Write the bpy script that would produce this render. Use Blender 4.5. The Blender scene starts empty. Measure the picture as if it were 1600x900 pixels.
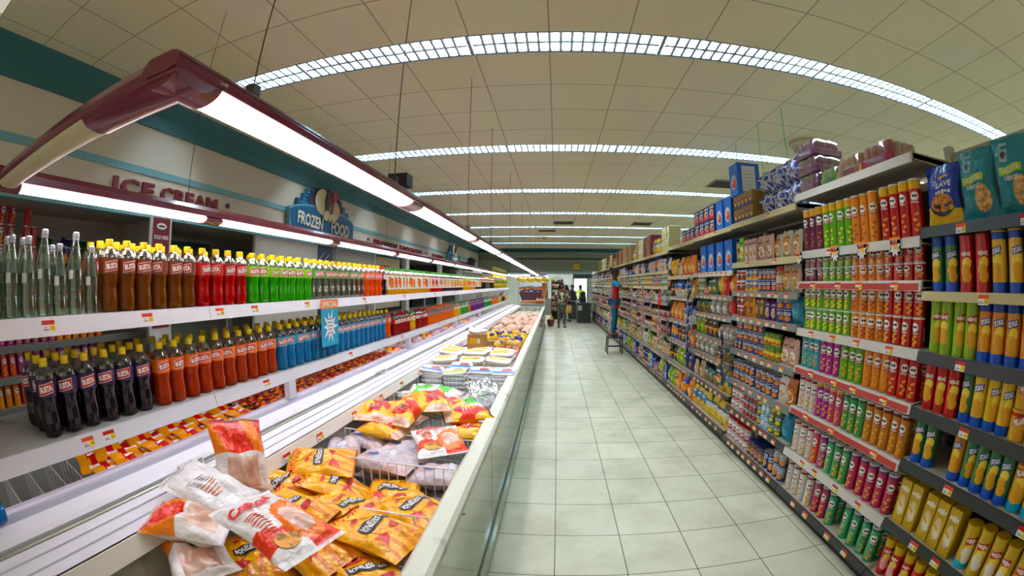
import bpy, math, random
import numpy as np
from mathutils import Vector, Matrix, Euler
sc = bpy.context.scene
COL = sc.collection
R = math.radians
PI = math.pi
CH = 1.68                      # camera height
CZ = 3.2135                    # ceiling height

# ------------------------------------------------------------------ camera
cam = bpy.data.cameras.new('camera')
camo = bpy.data.objects.new('camera', cam)
COL.objects.link(camo)
sc.camera = camo
cam.type = 'PANO'
cam.panorama_type = 'FISHEYE_LENS_POLYNOMIAL'
cam.sensor_fit = 'HORIZONTAL'
cam.sensor_width = 36.0
cam.fisheye_fov = 3.1
cam.clip_start = 0.02
cam.clip_end = 200
_t = np.linspace(0.001, 1.55, 400)
_r = 655.618 * (_t + .0099 * _t**3 - .0091 * _t**5) * 36 / 1600.0
_A = np.stack([_r, _r**2, _r**3, _r**4], 1)
_k = np.linalg.lstsq(_A, _t, rcond=None)[0]
cam.fisheye_polynomial_k0 = 0
cam.fisheye_polynomial_k1 = -float(_k[0])
cam.fisheye_polynomial_k2 = -float(_k[1])
cam.fisheye_polynomial_k3 = -float(_k[2])
cam.fisheye_polynomial_k4 = -float(_k[3])
_p, _y, _ro = -.0088, -.0999, .0058
_f = Vector((math.sin(_y) * math.cos(_p), math.cos(_y) * math.cos(_p), math.sin(_p)))
_rt = Vector((math.cos(_y), -math.sin(_y), 0))
_up = _rt.cross(_f)
_r2 = _rt * math.cos(_ro) + _up * math.sin(_ro)
_u2 = _up * math.cos(_ro) - _rt * math.sin(_ro)
camo.matrix_world = Matrix(((_r2.x, _u2.x, -_f.x, 0), (_r2.y, _u2.y, -_f.y, 0), (_r2.z, _u2.z, -_f.z, CH), (0, 0, 0, 1)))

# ------------------------------------------------------------------ world, exposure
w = bpy.data.worlds.new('world')
sc.world = w
w.use_nodes = True
w.node_tree.nodes['Background'].inputs[0].default_value = (1, .93, .76, 1)
w.node_tree.nodes['Background'].inputs[1].default_value = .40
sc.view_settings.view_transform = 'Standard'
sc.view_settings.look = 'None'
sc.view_settings.gamma = 1
sc.view_settings.use_curve_mapping = False
sc.view_settings.exposure = 0.55
TUBE_W = 102.0                  # ceiling tube emission
CANOPY_W = 10.0                 # canopy diffuser emission
cy = sc.cycles
cy.max_bounces = 8
cy.diffuse_bounces = 4
cy.glossy_bounces = 3
cy.transmission_bounces = 6
cy.transparent_max_bounces = 14
cy.caustics_reflective = False
cy.caustics_refractive = False
cy.sample_clamp_indirect = 4
cy.use_denoising = True
cy.use_adaptive_sampling = True
cy.adaptive_threshold = 0.02

# ------------------------------------------------------------------ materials
def lin(h):
    h = h.lstrip('#')
    o = []
    for i in (0, 2, 4):
        c = int(h[i:i+2], 16) / 255
        o.append(c / 12.92 if c <= .04045 else ((c + .055) / 1.055) ** 2.4)
    return (*o, 1)
_M = {}
def mat(c, rough=.5, metal=0., kind='p', em=0., tr=0., coat=0.):
    key = (c, rough, metal, kind, em, tr, coat)
    if key in _M:
        return _M[key]
    m = bpy.data.materials.new('%s_%s' % (kind, c.strip('#')))
    m.use_nodes = True
    nt = m.node_tree
    b = nt.nodes['Principled BSDF']
    col = lin(c)
    if kind in ('p', 'film', 'crumb') and not metal:      # printed inks: a little deeper
        mxc = max(col[:3]); mnc = min(col[:3]); st_ = (mxc - mnc) / (mxc + 1e-6)
        if st_ > .35: lum = sum(col[:3]) / 3; col = tuple(max(0, lum + (x - lum) * 1.22) * .95 for x in col[:3]) + (1,)
    b.inputs['Base Color'].default_value = col
    b.inputs['Roughness'].default_value = rough
    b.inputs['Metallic'].default_value = metal
    if tr:
        b.inputs['Transmission Weight'].default_value = tr
        b.inputs['IOR'].default_value = 1.33
    if coat:
        b.inputs['Coat Weight'].default_value = coat
        b.inputs['Coat Roughness'].default_value = .1
    if kind == 'em':
        b.inputs['Emission Color'].default_value = col
        b.inputs['Emission Strength'].default_value = em
        b.inputs['Base Color'].default_value = (.8, .8, .8, 1)
    elif kind == 'film':      # printed plastic film: crinkled, shiny
        n = nt.nodes.new('ShaderNodeTexNoise'); n.inputs['Scale'].default_value = 22; n.inputs['Detail'].default_value = 3
        tc = nt.nodes.new('ShaderNodeTexCoord')
        bp = nt.nodes.new('ShaderNodeBump'); bp.inputs['Strength'].default_value = .55; bp.inputs['Distance'].default_value = .03
        nt.links.new(tc.outputs['Object'], n.inputs['Vector'])
        nt.links.new(n.outputs[0], bp.inputs['Height']); nt.links.new(bp.outputs[0], b.inputs['Normal'])
    elif kind == 'worn':      # painted metal with scuffs
        n = nt.nodes.new('ShaderNodeTexNoise'); n.inputs['Scale'].default_value = 5; n.inputs['Detail'].default_value = 8
        tc = nt.nodes.new('ShaderNodeTexCoord')
        cr = nt.nodes.new('ShaderNodeValToRGB')
        cr.color_ramp.elements[0].position = .30; cr.color_ramp.elements[0].color = tuple(x * .55 for x in col[:3]) + (1,)
        cr.color_ramp.elements[1].position = .42; cr.color_ramp.elements[1].color = col
        nt.links.new(tc.outputs['Object'], n.inputs['Vector'])
        nt.links.new(n.outputs[0], cr.inputs[0]); nt.links.new(cr.outputs[0], b.inputs['Base Color'])
    elif kind == 'crumb':     # mottled food seen through film
        n = nt.nodes.new('ShaderNodeTexNoise'); n.inputs['Scale'].default_value = 45; n.inputs['Detail'].default_value = 3
        tc = nt.nodes.new('ShaderNodeTexCoord')
        cr = nt.nodes.new('ShaderNodeValToRGB')
        cr.color_ramp.elements[0].position = .38; cr.color_ramp.elements[0].color = tuple(x * .4 for x in col[:3]) + (1,)
        cr.color_ramp.elements[1].position = .6; cr.color_ramp.elements[1].color = tuple(min(1, x * 1.35) for x in col[:3]) + (1,)
        nt.links.new(tc.outputs['Object'], n.inputs['Vector'])
        nt.links.new(n.outputs[0], cr.inputs[0]); nt.links.new(cr.outputs[0], b.inputs['Base Color'])
    elif kind == 'meat':      # pale meat seen through film
        n = nt.nodes.new('ShaderNodeTexNoise'); n.inputs['Scale'].default_value = 14; n.inputs['Detail'].default_value = 4
        tc = nt.nodes.new('ShaderNodeTexCoord')
        cr = nt.nodes.new('ShaderNodeValToRGB')
        cr.color_ramp.elements[0].position = .35; cr.color_ramp.elements[0].color = (col[0] * .8, col[1] * .55, col[2] * .5, 1)
        cr.color_ramp.elements[1].position = .55; cr.color_ramp.elements[1].color = col
        bp = nt.nodes.new('ShaderNodeBump'); bp.inputs['Strength'].default_value = .4; bp.inputs['Distance'].default_value = .02
        nt.links.new(tc.outputs['Object'], n.inputs['Vector']); nt.links.new(n.outputs[0], bp.inputs['Height']); nt.links.new(bp.outputs[0], b.inputs['Normal'])
        nt.links.new(n.outputs[0], cr.inputs[0]); nt.links.new(cr.outputs[0], b.inputs['Base Color'])
    elif kind == 'clear':     # thin clear plastic: mostly see-through with a sheen
        t = nt.nodes.new('ShaderNodeBsdfTransparent'); t.inputs[0].default_value = col
        gl = nt.nodes.new('ShaderNodeBsdfGlossy'); gl.inputs['Roughness'].default_value = rough; gl.inputs['Color'].default_value = (.95, .97, .95, 1)
        mx = nt.nodes.new('ShaderNodeMixShader')
        fr = nt.nodes.new('ShaderNodeLayerWeight'); fr.inputs[0].default_value = .45
        mt = nt.nodes.new('ShaderNodeMath'); mt.operation = 'MULTIPLY_ADD'; mt.inputs[1].default_value = .6; mt.inputs[2].default_value = .03 + tr
        mt.use_clamp = True
        b.inputs['Transmission Weight'].default_value = 0
        nt.links.new(fr.outputs['Facing'], mt.inputs[0])
        nt.links.new(mt.outputs[0], mx.inputs[0]); nt.links.new(t.outputs[0], mx.inputs[1]); nt.links.new(gl.outputs[0], mx.inputs[2])
        nt.links.new(mx.outputs[0], nt.nodes['Material Output'].inputs[0])
    _M[key] = m
    return m
def grid_mat(name, base, line, tx, ty, ox, oy, lw, rough, mottle=0., dirt=None, bump=.3, noise_scale=2.2):
    """square tiles laid in world x/y"""
    m = bpy.data.materials.new(name); m.use_nodes = True
    nt = m.node_tree; N = nt.nodes; L = nt.links
    b = N['Principled BSDF']
    g = N.new('ShaderNodeTexCoord'); s = N.new('ShaderNodeSeparateXYZ'); L.new(g.outputs['Object'], s.inputs[0])
    def line_mask(out, t, o):
        a = N.new('ShaderNodeMath'); a.operation = 'SUBTRACT'; L.new(out, a.inputs[0]); a.inputs[1].default_value = o
        d = N.new('ShaderNodeMath'); d.operation = 'DIVIDE'; L.new(a.outputs[0], d.inputs[0]); d.inputs[1].default_value = t
        f = N.new('ShaderNodeMath'); f.operation = 'FRACT'; L.new(d.outputs[0], f.inputs[0])
        c = N.new('ShaderNodeMath'); c.operation = 'SUBTRACT'; L.new(f.outputs[0], c.inputs[0]); c.inputs[1].default_value = .5
        e = N.new('ShaderNodeMath'); e.operation = 'ABSOLUTE'; L.new(c.outputs[0], e.inputs[0])
        h = N.new('ShaderNodeMath'); h.operation = 'GREATER_THAN'; L.new(e.outputs[0], h.inputs[0]); h.inputs[1].default_value = .5 - lw / t / 2
        fl = N.new('ShaderNodeMath'); fl.operation = 'FLOOR'; L.new(d.outputs[0], fl.inputs[0])
        return h.outputs[0], fl.outputs[0]
    mx_, fx = line_mask(s.outputs[0], tx, ox)
    my_, fy = line_mask(s.outputs[1], ty, oy)
    mm = N.new('ShaderNodeMath'); mm.operation = 'MAXIMUM'; L.new(mx_, mm.inputs[0]); L.new(my_, mm.inputs[1])
    cv = N.new('ShaderNodeCombineXYZ'); L.new(fx, cv.inputs[0]); L.new(fy, cv.inputs[1])
    wn = N.new('ShaderNodeTexWhiteNoise'); wn.noise_dimensions = '2D'; L.new(cv.outputs[0], wn.inputs['Vector'])
    no = N.new('ShaderNodeTexNoise'); no.inputs['Scale'].default_value = noise_scale; no.inputs['Detail'].default_value = 7; no.inputs['Roughness'].default_value = .62
    L.new(g.outputs['Object'], no.inputs['Vector'])
    cr = N.new('ShaderNodeValToRGB'); L.new(no.outputs[0], cr.inputs[0])
    c0 = lin(base); c1 = lin(dirt or base)
    cr.color_ramp.elements[0].position = .36; cr.color_ramp.elements[0].color = c1
    cr.color_ramp.elements[1].position = .58; cr.color_ramp.elements[1].color = c0
    mt = N.new('ShaderNodeMath'); mt.operation = 'MULTIPLY_ADD'; L.new(wn.outputs[0], mt.inputs[0]); mt.inputs[1].default_value = mottle; mt.inputs[2].default_value = 1 - mottle
    sc_ = N.new('ShaderNodeVectorMath'); sc_.operation = 'SCALE'; L.new(cr.outputs[0], sc_.inputs[0]); L.new(mt.outputs[0], sc_.inputs['Scale'])
    mi = N.new('ShaderNodeMix'); mi.data_type = 'RGBA'
    L.new(mm.outputs[0], mi.inputs[0]); L.new(sc_.outputs[0], mi.inputs[6]); mi.inputs[7].default_value = lin(line)
    L.new(mi.outputs[2], b.inputs['Base Color'])
    b.inputs['Roughness'].default_value = rough
    inv = N.new('ShaderNodeMath'); inv.operation = 'SUBTRACT'; inv.inputs[0].default_value = 1; L.new(mm.outputs[0], inv.inputs[1])
    bp = N.new('ShaderNodeBump'); bp.inputs['Strength'].default_value = bump; bp.inputs['Distance'].default_value = .004
    L.new(inv.outputs[0], bp.inputs['Height']); L.new(bp.outputs[0], b.inputs['Normal'])
    return m

# ------------------------------------------------------------------ mesh builder
_TXT = {}
LEGIBLE = {'Pringles', 'BUSTA', 'STAX', 'PIK-NIK', 'SPECIAL', 'FROZEN', 'FOOD', 'ENTREES', 'FRUITS', 'ICE', 'CREAM', 'Copacol', 'FRANGO', 'BONELESS LEG', 'CASSAVA', 'DEPOT', 'SOLD HERE', 'LAMP', '2.15', '1.45', 'SAVE', 'COLA'}
def text_geo(s, bold=.02, spacing=1.0):
    """flat glyph triangles of a word, cap height about .7, centred"""
    k = (s, bold, spacing)
    if k not in _TXT:
        c = bpy.data.curves.new('t', 'FONT'); c.body = s; c.size = 1; c.offset = bold; c.align_x = 'CENTER'; c.space_character = spacing
        c.resolution_u = 2
        o = bpy.data.objects.new('t', c)
        me = bpy.data.meshes.new_from_object(o)
        vs = [tuple(v.co) for v in me.vertices]
        fs = [tuple(p.vertices) for p in me.polygons]
        bpy.data.objects.remove(o); bpy.data.curves.remove(c); bpy.data.meshes.remove(me)
        if vs:
            y0 = min(v[1] for v in vs); y1 = max(v[1] for v in vs)
            x0 = min(v[0] for v in vs); x1 = max(v[0] for v in vs)
            vs = [(v[0] - (x0 + x1) / 2, v[1] - (y0 + y1) / 2) for v in vs]
            _TXT[k] = (vs, fs, x1 - x0, y1 - y0)
        else:
            _TXT[k] = ([], [], 1, 1)
    return _TXT[k]
class MB:
    def __init__(s):
        s.v = []; s.f = []; s.m = []; s.sm = []; s.mats = []
    def mi(s, m):
        if m not in s.mats: s.mats.append(m)
        return s.mats.index(m)
    def add(s, vs, fs, m, smooth=False):
        o = len(s.v); i = s.mi(m)
        s.v += [tuple(v) for v in vs]
        for f in fs:
            s.f.append(tuple(a + o for a in f)); s.m.append(i); s.sm.append(smooth)
        return s
    def join(s, b, off=(0, 0, 0), rz=0):
        o = len(s.v); c, n = math.cos(rz), math.sin(rz)
        s.v += [(x * c - y * n + off[0], x * n + y * c + off[1], z + off[2]) for x, y, z in b.v]
        for f, i, sm in zip(b.f, b.m, b.sm):
            s.f.append(tuple(a + o for a in f)); s.m.append(s.mi(b.mats[i])); s.sm.append(sm)
        return s
    def box(s, x0, x1, y0, y1, z0, z1, m, bev=0.):
        if bev <= 0:
            vs = [(x, y, z) for x in (x0, x1) for y in (y0, y1) for z in (z0, z1)]
            fs = [(0, 1, 3, 2), (4, 6, 7, 5), (0, 4, 5, 1), (2, 3, 7, 6), (0, 2, 6, 4), (1, 5, 7, 3)]
            return s.add(vs, fs, m)
        b = min(bev, (x1-x0)*.49, (y1-y0)*.49, (z1-z0)*.49)
        rings = []
        for z, i in ((z0, b), (z0 + b, 0), (z1 - b, 0), (z1, b)):
            X0, X1, Y0, Y1 = x0 + i, x1 - i, y0 + i, y1 - i
            c = b * .6
            rings.append([(X0 + c, Y0, z), (X1 - c, Y0, z), (X1, Y0 + c, z), (X1, Y1 - c, z), (X1 - c, Y1, z), (X0 + c, Y1, z), (X0, Y1 - c, z), (X0, Y0 + c, z)])
        return s.loft(rings, m, False, True)
    def loft(s, rings, m, smooth=True, cap=True):
        n = len(rings[0]); vs = [p for r in rings for p in r]; fs = []
        for i in range(len(rings) - 1):
            for j in range(n):
                k = (j + 1) % n
                fs.append((i * n + j, i * n + k, (i + 1) * n + k, (i + 1) * n + j))
        s.add(vs, fs, m, smooth)
        if cap:
            s.add(rings[0], [tuple(range(n))[::-1]], m); s.add(rings[-1], [tuple(range(n))], m)
        return s
    def lathe(s, prof, mats, n=16, ox=0, oy=0, cap=True, ripple=None):
        """prof [(r,z)], mats one or one per band"""
        rings = []
        for r, z in prof:
            ring = []
            for j in range(n):
                a = 2 * PI * j / n
                rr = r * (1 + (ripple(a, z) if ripple else 0))
                ring.append((ox + rr * math.cos(a), oy + rr * math.sin(a), z))
            rings.append(ring)
        if not isinstance(mats, (list, tuple)): mats = [mats] * (len(prof) - 1)
        for i in range(len(prof) - 1):
            s.loft([rings[i], rings[i + 1]], mats[i], True, False)
        if cap:
            if prof[0][0] > 1e-4: s.add(rings[0], [tuple(range(n))[::-1]], mats[0])
            if prof[-1][0] > 1e-4: s.add(rings[-1], [tuple(range(n))], mats[-1])
        return s
    def tube(s, pts, r, m, n=6, closed=False):
        pts = [Vector(p) for p in pts]; rings = []
        N = len(pts)
        for i, p in enumerate(pts):
            a = pts[i - 1] if (i > 0 or closed) else pts[i]
            b = pts[(i + 1) % N] if (i < N - 1 or closed) else pts[i]
            d = (b - a); d = d.normalized() if d.length > 1e-9 else Vector((0, 0, 1))
            u = d.cross(Vector((0, 0, 1)))
            if u.length < .05: u = d.cross(Vector((0, 1, 0)))
            u.normalize(); v = d.cross(u)
            rr = r[i] if isinstance(r, (list, tuple)) else r
            rings.append([tuple(p + u * rr * math.cos(2 * PI * j / n) + v * rr * math.sin(2 * PI * j / n)) for j in range(n)])
        if closed: rings.append(rings[0])
        return s.loft(rings, m, True, not closed)
    def prism(s, poly, z0, z1, m, ax='z'):
        """extrude polygon; ax gives extrusion axis"""
        def P(a, b, c):
            return (a, b, c) if ax == 'z' else ((a, c, b) if ax == 'y' else (c, a, b))
        n = len(poly)
        A = [P(a, b, z0) for a, b in poly]; B = [P(a, b, z1) for a, b in poly]
        fs = [(j, (j + 1) % n, n + (j + 1) % n, n + j) for j in range(n)] + [tuple(range(n))[::-1], tuple(range(n, 2 * n))]
        return s.add(A + B, fs, m)
    def blob(s, c, r, m, seed=0, amp=.15, n=8):
        rs = random.Random(seed); ph = [rs.uniform(0, 6.28) for _ in range(6)]
        rings = []
        for i in range(n + 1):
            t = PI * i / n; ring = []
            for j in range(n * 2):
                a = PI * j / n
                k = 1 + amp * (math.sin(2 * a + ph[0] + 2 * t) * .5 + math.sin(3 * t + ph[1] + a) * .5 + .4 * math.sin(5 * a + ph[2]) * math.sin(4 * t + ph[3]))
                st = max(math.sin(t), 1e-3)
                ring.append((c[0] + r[0] * k * st * math.cos(a), c[1] + r[1] * k * st * math.sin(a), c[2] - r[2] * k * math.cos(t)))
            rings.append(ring)
        return s.loft(rings, m, True, False)
    def mesh(s, name):
        me = bpy.data.meshes.new(name)
        me.from_pydata(s.v, [], s.f)
        for m in s.mats: me.materials.append(m)
        me.polygons.foreach_set('material_index', s.m)
        me.polygons.foreach_set('use_smooth', s.sm)
        me.update()
        return me
# printed marks: poly/text in label space (x to the right, y up) carried onto a surface by fn(x, y, lift)
def ell(cx, cy, a, b, n=14, rot=0):
    c, s_ = math.cos(rot), math.sin(rot)
    return [(cx + a * math.cos(t) * c - b * math.sin(t) * s_, cy + a * math.cos(t) * s_ + b * math.sin(t) * c) for t in (2 * PI * i / n for i in range(n))]
def rect(cx, cy, w_, h, sk=0.):
    return [(cx - w_/2, cy - h/2 - sk), (cx + w_/2, cy - h/2 + sk), (cx + w_/2, cy + h/2 + sk), (cx - w_/2, cy + h/2 - sk)]
def mark(mb, fn, poly, m, lift=.0006, sub=0):
    if sub:      # finely cut rectangle-ish poly: grid between left and right edges
        (ax, ay), (bx, by), (cx, cy_), (dx, dy) = poly
        vs = []; fs = []
        for i in range(sub + 1):
            u = i / sub
            lo = (ax + (bx - ax) * u, ay + (by - ay) * u); hi = (dx + (cx - dx) * u, dy + (cy_ - dy) * u)
            vs += [fn(lo[0], lo[1], lift), fn((lo[0]+hi[0])/2, (lo[1]+hi[1])/2, lift), fn(hi[0], hi[1], lift)]
            if i: fs += [(3*i-3, 3*i, 3*i+1, 3*i-2), (3*i-2, 3*i+1, 3*i+2, 3*i-1)]
        mb.add(vs, fs, m)
    else:        # fan from the middle
        cx = sum(p[0] for p in poly) / len(poly); cy_ = sum(p[1] for p in poly) / len(poly); n = len(poly)
        vs = [fn(cx, cy_, lift)] + [fn((cx+x)/2, (cy_+y)/2, lift) for x, y in poly] + [fn(x, y, lift) for x, y in poly]
        fs = []
        for i in range(n):
            j = (i + 1) % n
            fs += [(0, 1 + i, 1 + j), (1 + i, 1 + n + i, 1 + n + j, 1 + j)]
        mb.add(vs, fs, m)
def word(mb, fn, s, cx, cy_, width, m, lift=.0010, height=None, rot=0., bold=.02):
    if s not in LEGIBLE:      # too small to read in the photo: a broken stroke, not letters
        if height: 
            n_ = max(2, len(s))
            for i in range(n_):
                x0 = cx - width / 2 + width * i / n_
                mark(mb, fn, rect(x0 + width / n_ / 2, cy_, width / n_ * .72, height * (.55 + .4 * ((i * 7) % 3) / 2)), m, lift)
        return
    vs, fs, w0, h0 = text_geo(s, bold)
    k = width / w0; kh = (height / h0) if height else k
    c, n = math.cos(rot), math.sin(rot)
    mb.add([fn(cx + x * k * c - y * kh * n, cy_ + x * k * n + y * kh * c, lift) for x, y in vs], fs, m)
def cyl_fn(r, z0=0.):
    rr = r if callable(r) else (lambda z: r)
    def f(x, y, l):
        q = rr(y + z0); a = x / max(q, 1e-3)
        return ((q + l) * math.sin(a), -(q + l) * math.cos(a), y + z0)
    return f
def flat_fn(y0, z0=0., x0=0.):
    return lambda x, y, l: (x + x0, y0 - l, y + z0)

# ------------------------------------------------------------------ things
def props(o, label=None, cat=None, group=None, kind=None):
    if label: o['label'] = label
    if cat: o['category'] = cat
    if group: o['group'] = group
    if kind: o['kind'] = kind
    return o
def obj(name, mb, parent=None, loc=(0, 0, 0), rot=(0, 0, 0), label=None, **k):
    me = mb.mesh(name) if isinstance(mb, MB) else mb
    o = bpy.data.objects.new(name, me); COL.objects.link(o)
    o.location = loc; o.rotation_euler = rot
    if parent: o.parent = parent
    return props(o, label, **k)
def empty(name, loc=(0, 0, 0), rot=(0, 0, 0), label=None, cat=None, group=None):
    o = bpy.data.objects.new(name, None); COL.objects.link(o); o.empty_display_size = .05
    o.location = loc; o.rotation_euler = rot
    return props(o, label, cat, group)
def struct(name, mb, parent=None, **k):
    return obj(name, mb, parent, kind='structure', **k)
REST = {'food_tin': [0, MB()], 'drink_bottle': [0, MB()], 'snack_bag': [0, MB()], 'chip_can': [0, MB()]}
class Proto:
    """one kind of goods: root mesh plus named parts; placed by copying"""
    def __init__(s, name, root, parts=(), cat=None, desc='', w=.08, h=.2, d=.08):
        s.name, s.root, s.parts, s.cat, s.desc, s.w, s.h, s.d = name, root, list(parts), cat or name, desc, w, h, d
        s.src = None; s.one = None
    def put(s, loc, rot=(0, 0, 0), label='', group=None, sc_=(1, 1, 1), far=False):
        if s.name in REST:     # past 300 of a kind the most distant ones share one object
            REST[s.name][0] += 1
            if REST[s.name][0] > 300:
                if s.one is None:
                    s.one_b = MB().join(s.root)
                    for n, b in s.parts: s.one_b.join(b)
                    s.one = s.one_b.mesh(s.name)
                if not hasattr(s, 'one_b'):
                    s.one_b = MB().join(s.root)
                    for n, b in s.parts: s.one_b.join(b)
                M4 = Matrix.LocRotScale(Vector(loc), Euler(rot), Vector(sc_)); B = REST[s.name][1]
                o = len(B.v); B.v += [tuple(M4 @ Vector(v)) for v in s.one_b.v]
                for f, i, sm in zip(s.one_b.f, s.one_b.m, s.one_b.sm): B.f.append(tuple(a + o for a in f)); B.m.append(B.mi(s.one_b.mats[i])); B.sm.append(sm)
                return None
        if far:
            if s.one is None:
                a = MB().join(s.root)
                for n, b in s.parts: a.join(b)
                s.one = a.mesh(s.name)
            o = bpy.data.objects.new(s.name, s.one); COL.objects.link(o)
        else:
            if s.src is None:
                s.src = (s.root.mesh(s.name), [(n, b.mesh(n)) for n, b in s.parts])
            o = bpy.data.objects.new(s.name, s.src[0]); COL.objects.link(o)
            for n, me in s.src[1]:
                c = bpy.data.objects.new(n, me); COL.objects.link(c); c.parent = o
        o.location = (loc[0], loc[1], loc[2] + .0008); o.rotation_euler = rot; o.scale = sc_
        return props(o, label, s.cat, group)
# ------------------------------------------------------------------ room shell
WHITE = mat('#e4e6ea', .35); 
XL, XR, YN, YF = -4.3, 6.9, -2.2, 25.0
fl = grid_mat('floor_tiles', '#d3d3ba', '#5a5648', .4328, .444, -.381, 4.254, .006, .26, .07, '#c0bfa4', .25)
struct('floor', MB().box(XL, XR + .2, YN, YF + .1, -.1, 0, fl))
clm = grid_mat('ceiling_tiles', '#e7e4c8', '#a6a388', .4945, .49, -.503, 0, .010, .75, .03, '#e2debf', .4, .7)
nt = clm.node_tree      # tile rows restart after every light strip
for n_ in nt.nodes:
    if n_.type == 'SEPXYZ': sep = n_
lk = [l for l in nt.links if l.from_socket == sep.outputs[1]][0]; dst = lk.to_socket
q = [nt.nodes.new('ShaderNodeMath') for _ in range(4)]
for a_, op, v_ in zip(q, ('SUBTRACT', 'DIVIDE', 'FRACT', 'MULTIPLY'), (2.485, 2.2, 0, 2.2)):
    a_.operation = op; a_.inputs[1].default_value = v_
nt.links.new(sep.outputs[1], q[0].inputs[0])
for i in range(3): nt.links.new(q[i].outputs[0], q[i + 1].inputs[0])
nt.links.new(q[3].outputs[0], dst)
STRIPS = [2.36 + 2.2 * j for j in range(-1, 7)]
SX0, SX1, SL = .718 - 3 * 1.238, .718 + 5 * 1.238, 1.238
mb = MB()
ys = [YN] + [y for s_ in STRIPS for y in (s_ - .125, s_ + .125)] + [17.9]
for i in range(0, len(ys), 2):
    mb.box(-3.32, XR + .1, ys[i], ys[i + 1], CZ, CZ + .03, clm)
for s_ in STRIPS: mb.box(-3.32, SX0, s_ - .125, s_ + .125, CZ, CZ + .03, clm)
struct('ceiling', mb)
struct('ceiling_rear', MB().box(XL, XR, 17.9, YF, 2.75, 2.8, mat('#8f9184', .8)))
# light strips: housing, louvre, two tubes
alu = mat('#9fb2bf', .3, .6); hw = mat('#8496a0', .35)
tube_m = mat('#e2f4ff', .5, 0, 'em', TUBE_W)
h_ = MB()
h_.box(0, SL, -.125, -.117, -.004, .09, hw); h_.box(0, SL, .117, .125, -.004, .09, hw); h_.box(0, SL, -.125, .125, .085, .09, hw)
h_.box(0, .012, -.117, .117, 0, .085, hw); h_.box(SL - .012, SL, -.117, .117, 0, .085, hw)
l_ = MB()
l_.box(.02, SL - .02, -.012, .012, .0, .045, alu)
for yy in (-.112, .109): l_.box(.02, SL - .02, yy, yy + .004, 0, .045, alu)
for i in range(1, 17):
    x = .02 + (SL - .04) * i / 17
    for a_, b_ in ((-.110, -.012), (.012, .110)):
        vs = [(x - .009, a_, 0), (x + .009, a_, 0), (x, a_, .042), (x - .009, b_, 0), (x + .009, b_, 0), (x, b_, .042)]
        l_.add(vs, [(0, 1, 2), (3, 5, 4), (0, 2, 5, 3), (1, 4, 5, 2), (0, 3, 4, 1)], alu)
tb = MB().tube([(.03, 0, .062), (SL - .03, 0, .062)], .013, tube_m, 8)
hm, lm, tm = h_.mesh('housing'), l_.mesh('louvre'), tb.mesh('fluorescent_tube')
ordn = ['first', 'second', 'third', 'fourth', 'fifth', 'sixth', 'seventh', 'eighth', 'ninth', 'tenth', 'eleventh', 'twelfth', 'thirteenth', 'fourteenth', 'fifteenth', 'sixteenth', 'seventeenth', 'eighteenth', 'nineteenth', 'twentieth']
def od(i): return ordn[i] if i < 20 else '%dth' % (i + 1)
for j, s_ in enumerate(STRIPS):
    if j == 0: continue
    for i in range(8):
        e = empty('ceiling_light', (SX0 + i * SL, s_, CZ), (0, 0, 0), 'louvred twin-tube ceiling light, %s from the left in the %s light row' % (od(i), od(j - 1)), 'ceiling light', 'louvred lights in the %s ceiling row' % od(j - 1))
        obj('housing', hm, e); obj('louvre', lm, e)
        for yy in (-.063, .063): obj('fluorescent_tube', tm, e, (0, yy, 0))
for j, y_ in enumerate((19.4, 21.6, 23.4)):  # unseen light rows, added to brighten the tiled far wall
    for i in range(5):
        e = empty('ceiling_light', (-2.6 + i * SL * 1.15, y_, 2.745), label='added twin-tube light brightening the far wall, %s from the left in the %s rear row' % (od(i), od(j)), cat='ceiling light', group='added lights brightening the far wall')
        obj('housing', hm, e, (0, 0, 0), (0, 0, 0)); obj('louvre', lm, e)
        for yy in (-.063, .063): obj('fluorescent_tube', tm, e, (0, yy, -.05), (0, 0, 0))
# ceiling vents and detectors
vg = mat('#6f6c5c', .8); vd = mat('#3c3a32', .8)
for i, (x, y, a_, b_, t_) in enumerate([(2.62, 5.95, .5, .45, 'nearest the right-hand light row end'), (.23, 10.35, .5, .45, 'above the middle of the aisle'), (2.2, 10.35, .5, .45, 'above the right-hand shelves'), (-.2, 11.9, .5, .35, 'in front of the dome detector')]):
    m_ = MB().box(-a_/2, a_/2, -b_/2, b_/2, -.012, -.002, vg)
    for k in range(7): m_.box(-a_/2 + .03, a_/2 - .03, -b_/2 + .04 + k * (b_ - .08) / 7, -b_/2 + .065 + k * (b_ - .08) / 7, -.02, -.012, vd)
    obj('ceiling_vent', m_, None, (x, y, CZ), label='grey square ceiling vent %s' % t_, cat='ceiling vent', group='ceiling vents')
sp = MB().lathe([(.20, 0), (.20, -.03), (.15, -.06), (.15, -.09), (.11, -.10), (.10, -.16), (.02, -.17)], [mat('#cfc5a6', .6)] * 3 + [mat('#8a8168', .6)] * 3, 24)
obj('ceiling_diffuser', sp, None, (2.76, 3.85, CZ), label='round cream ceiling air diffuser above the purple drink trays', cat='air diffuser')
sp = MB().lathe([(.09, 0), (.09, -.03), (.05, -.07), (.01, -.08)], mat('#8d7a50', .6), 14)
obj('smoke_detector', sp, None, (-.32, 13.4, CZ), label='small brown round detector on the ceiling far up the aisle', cat='detector')
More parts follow.
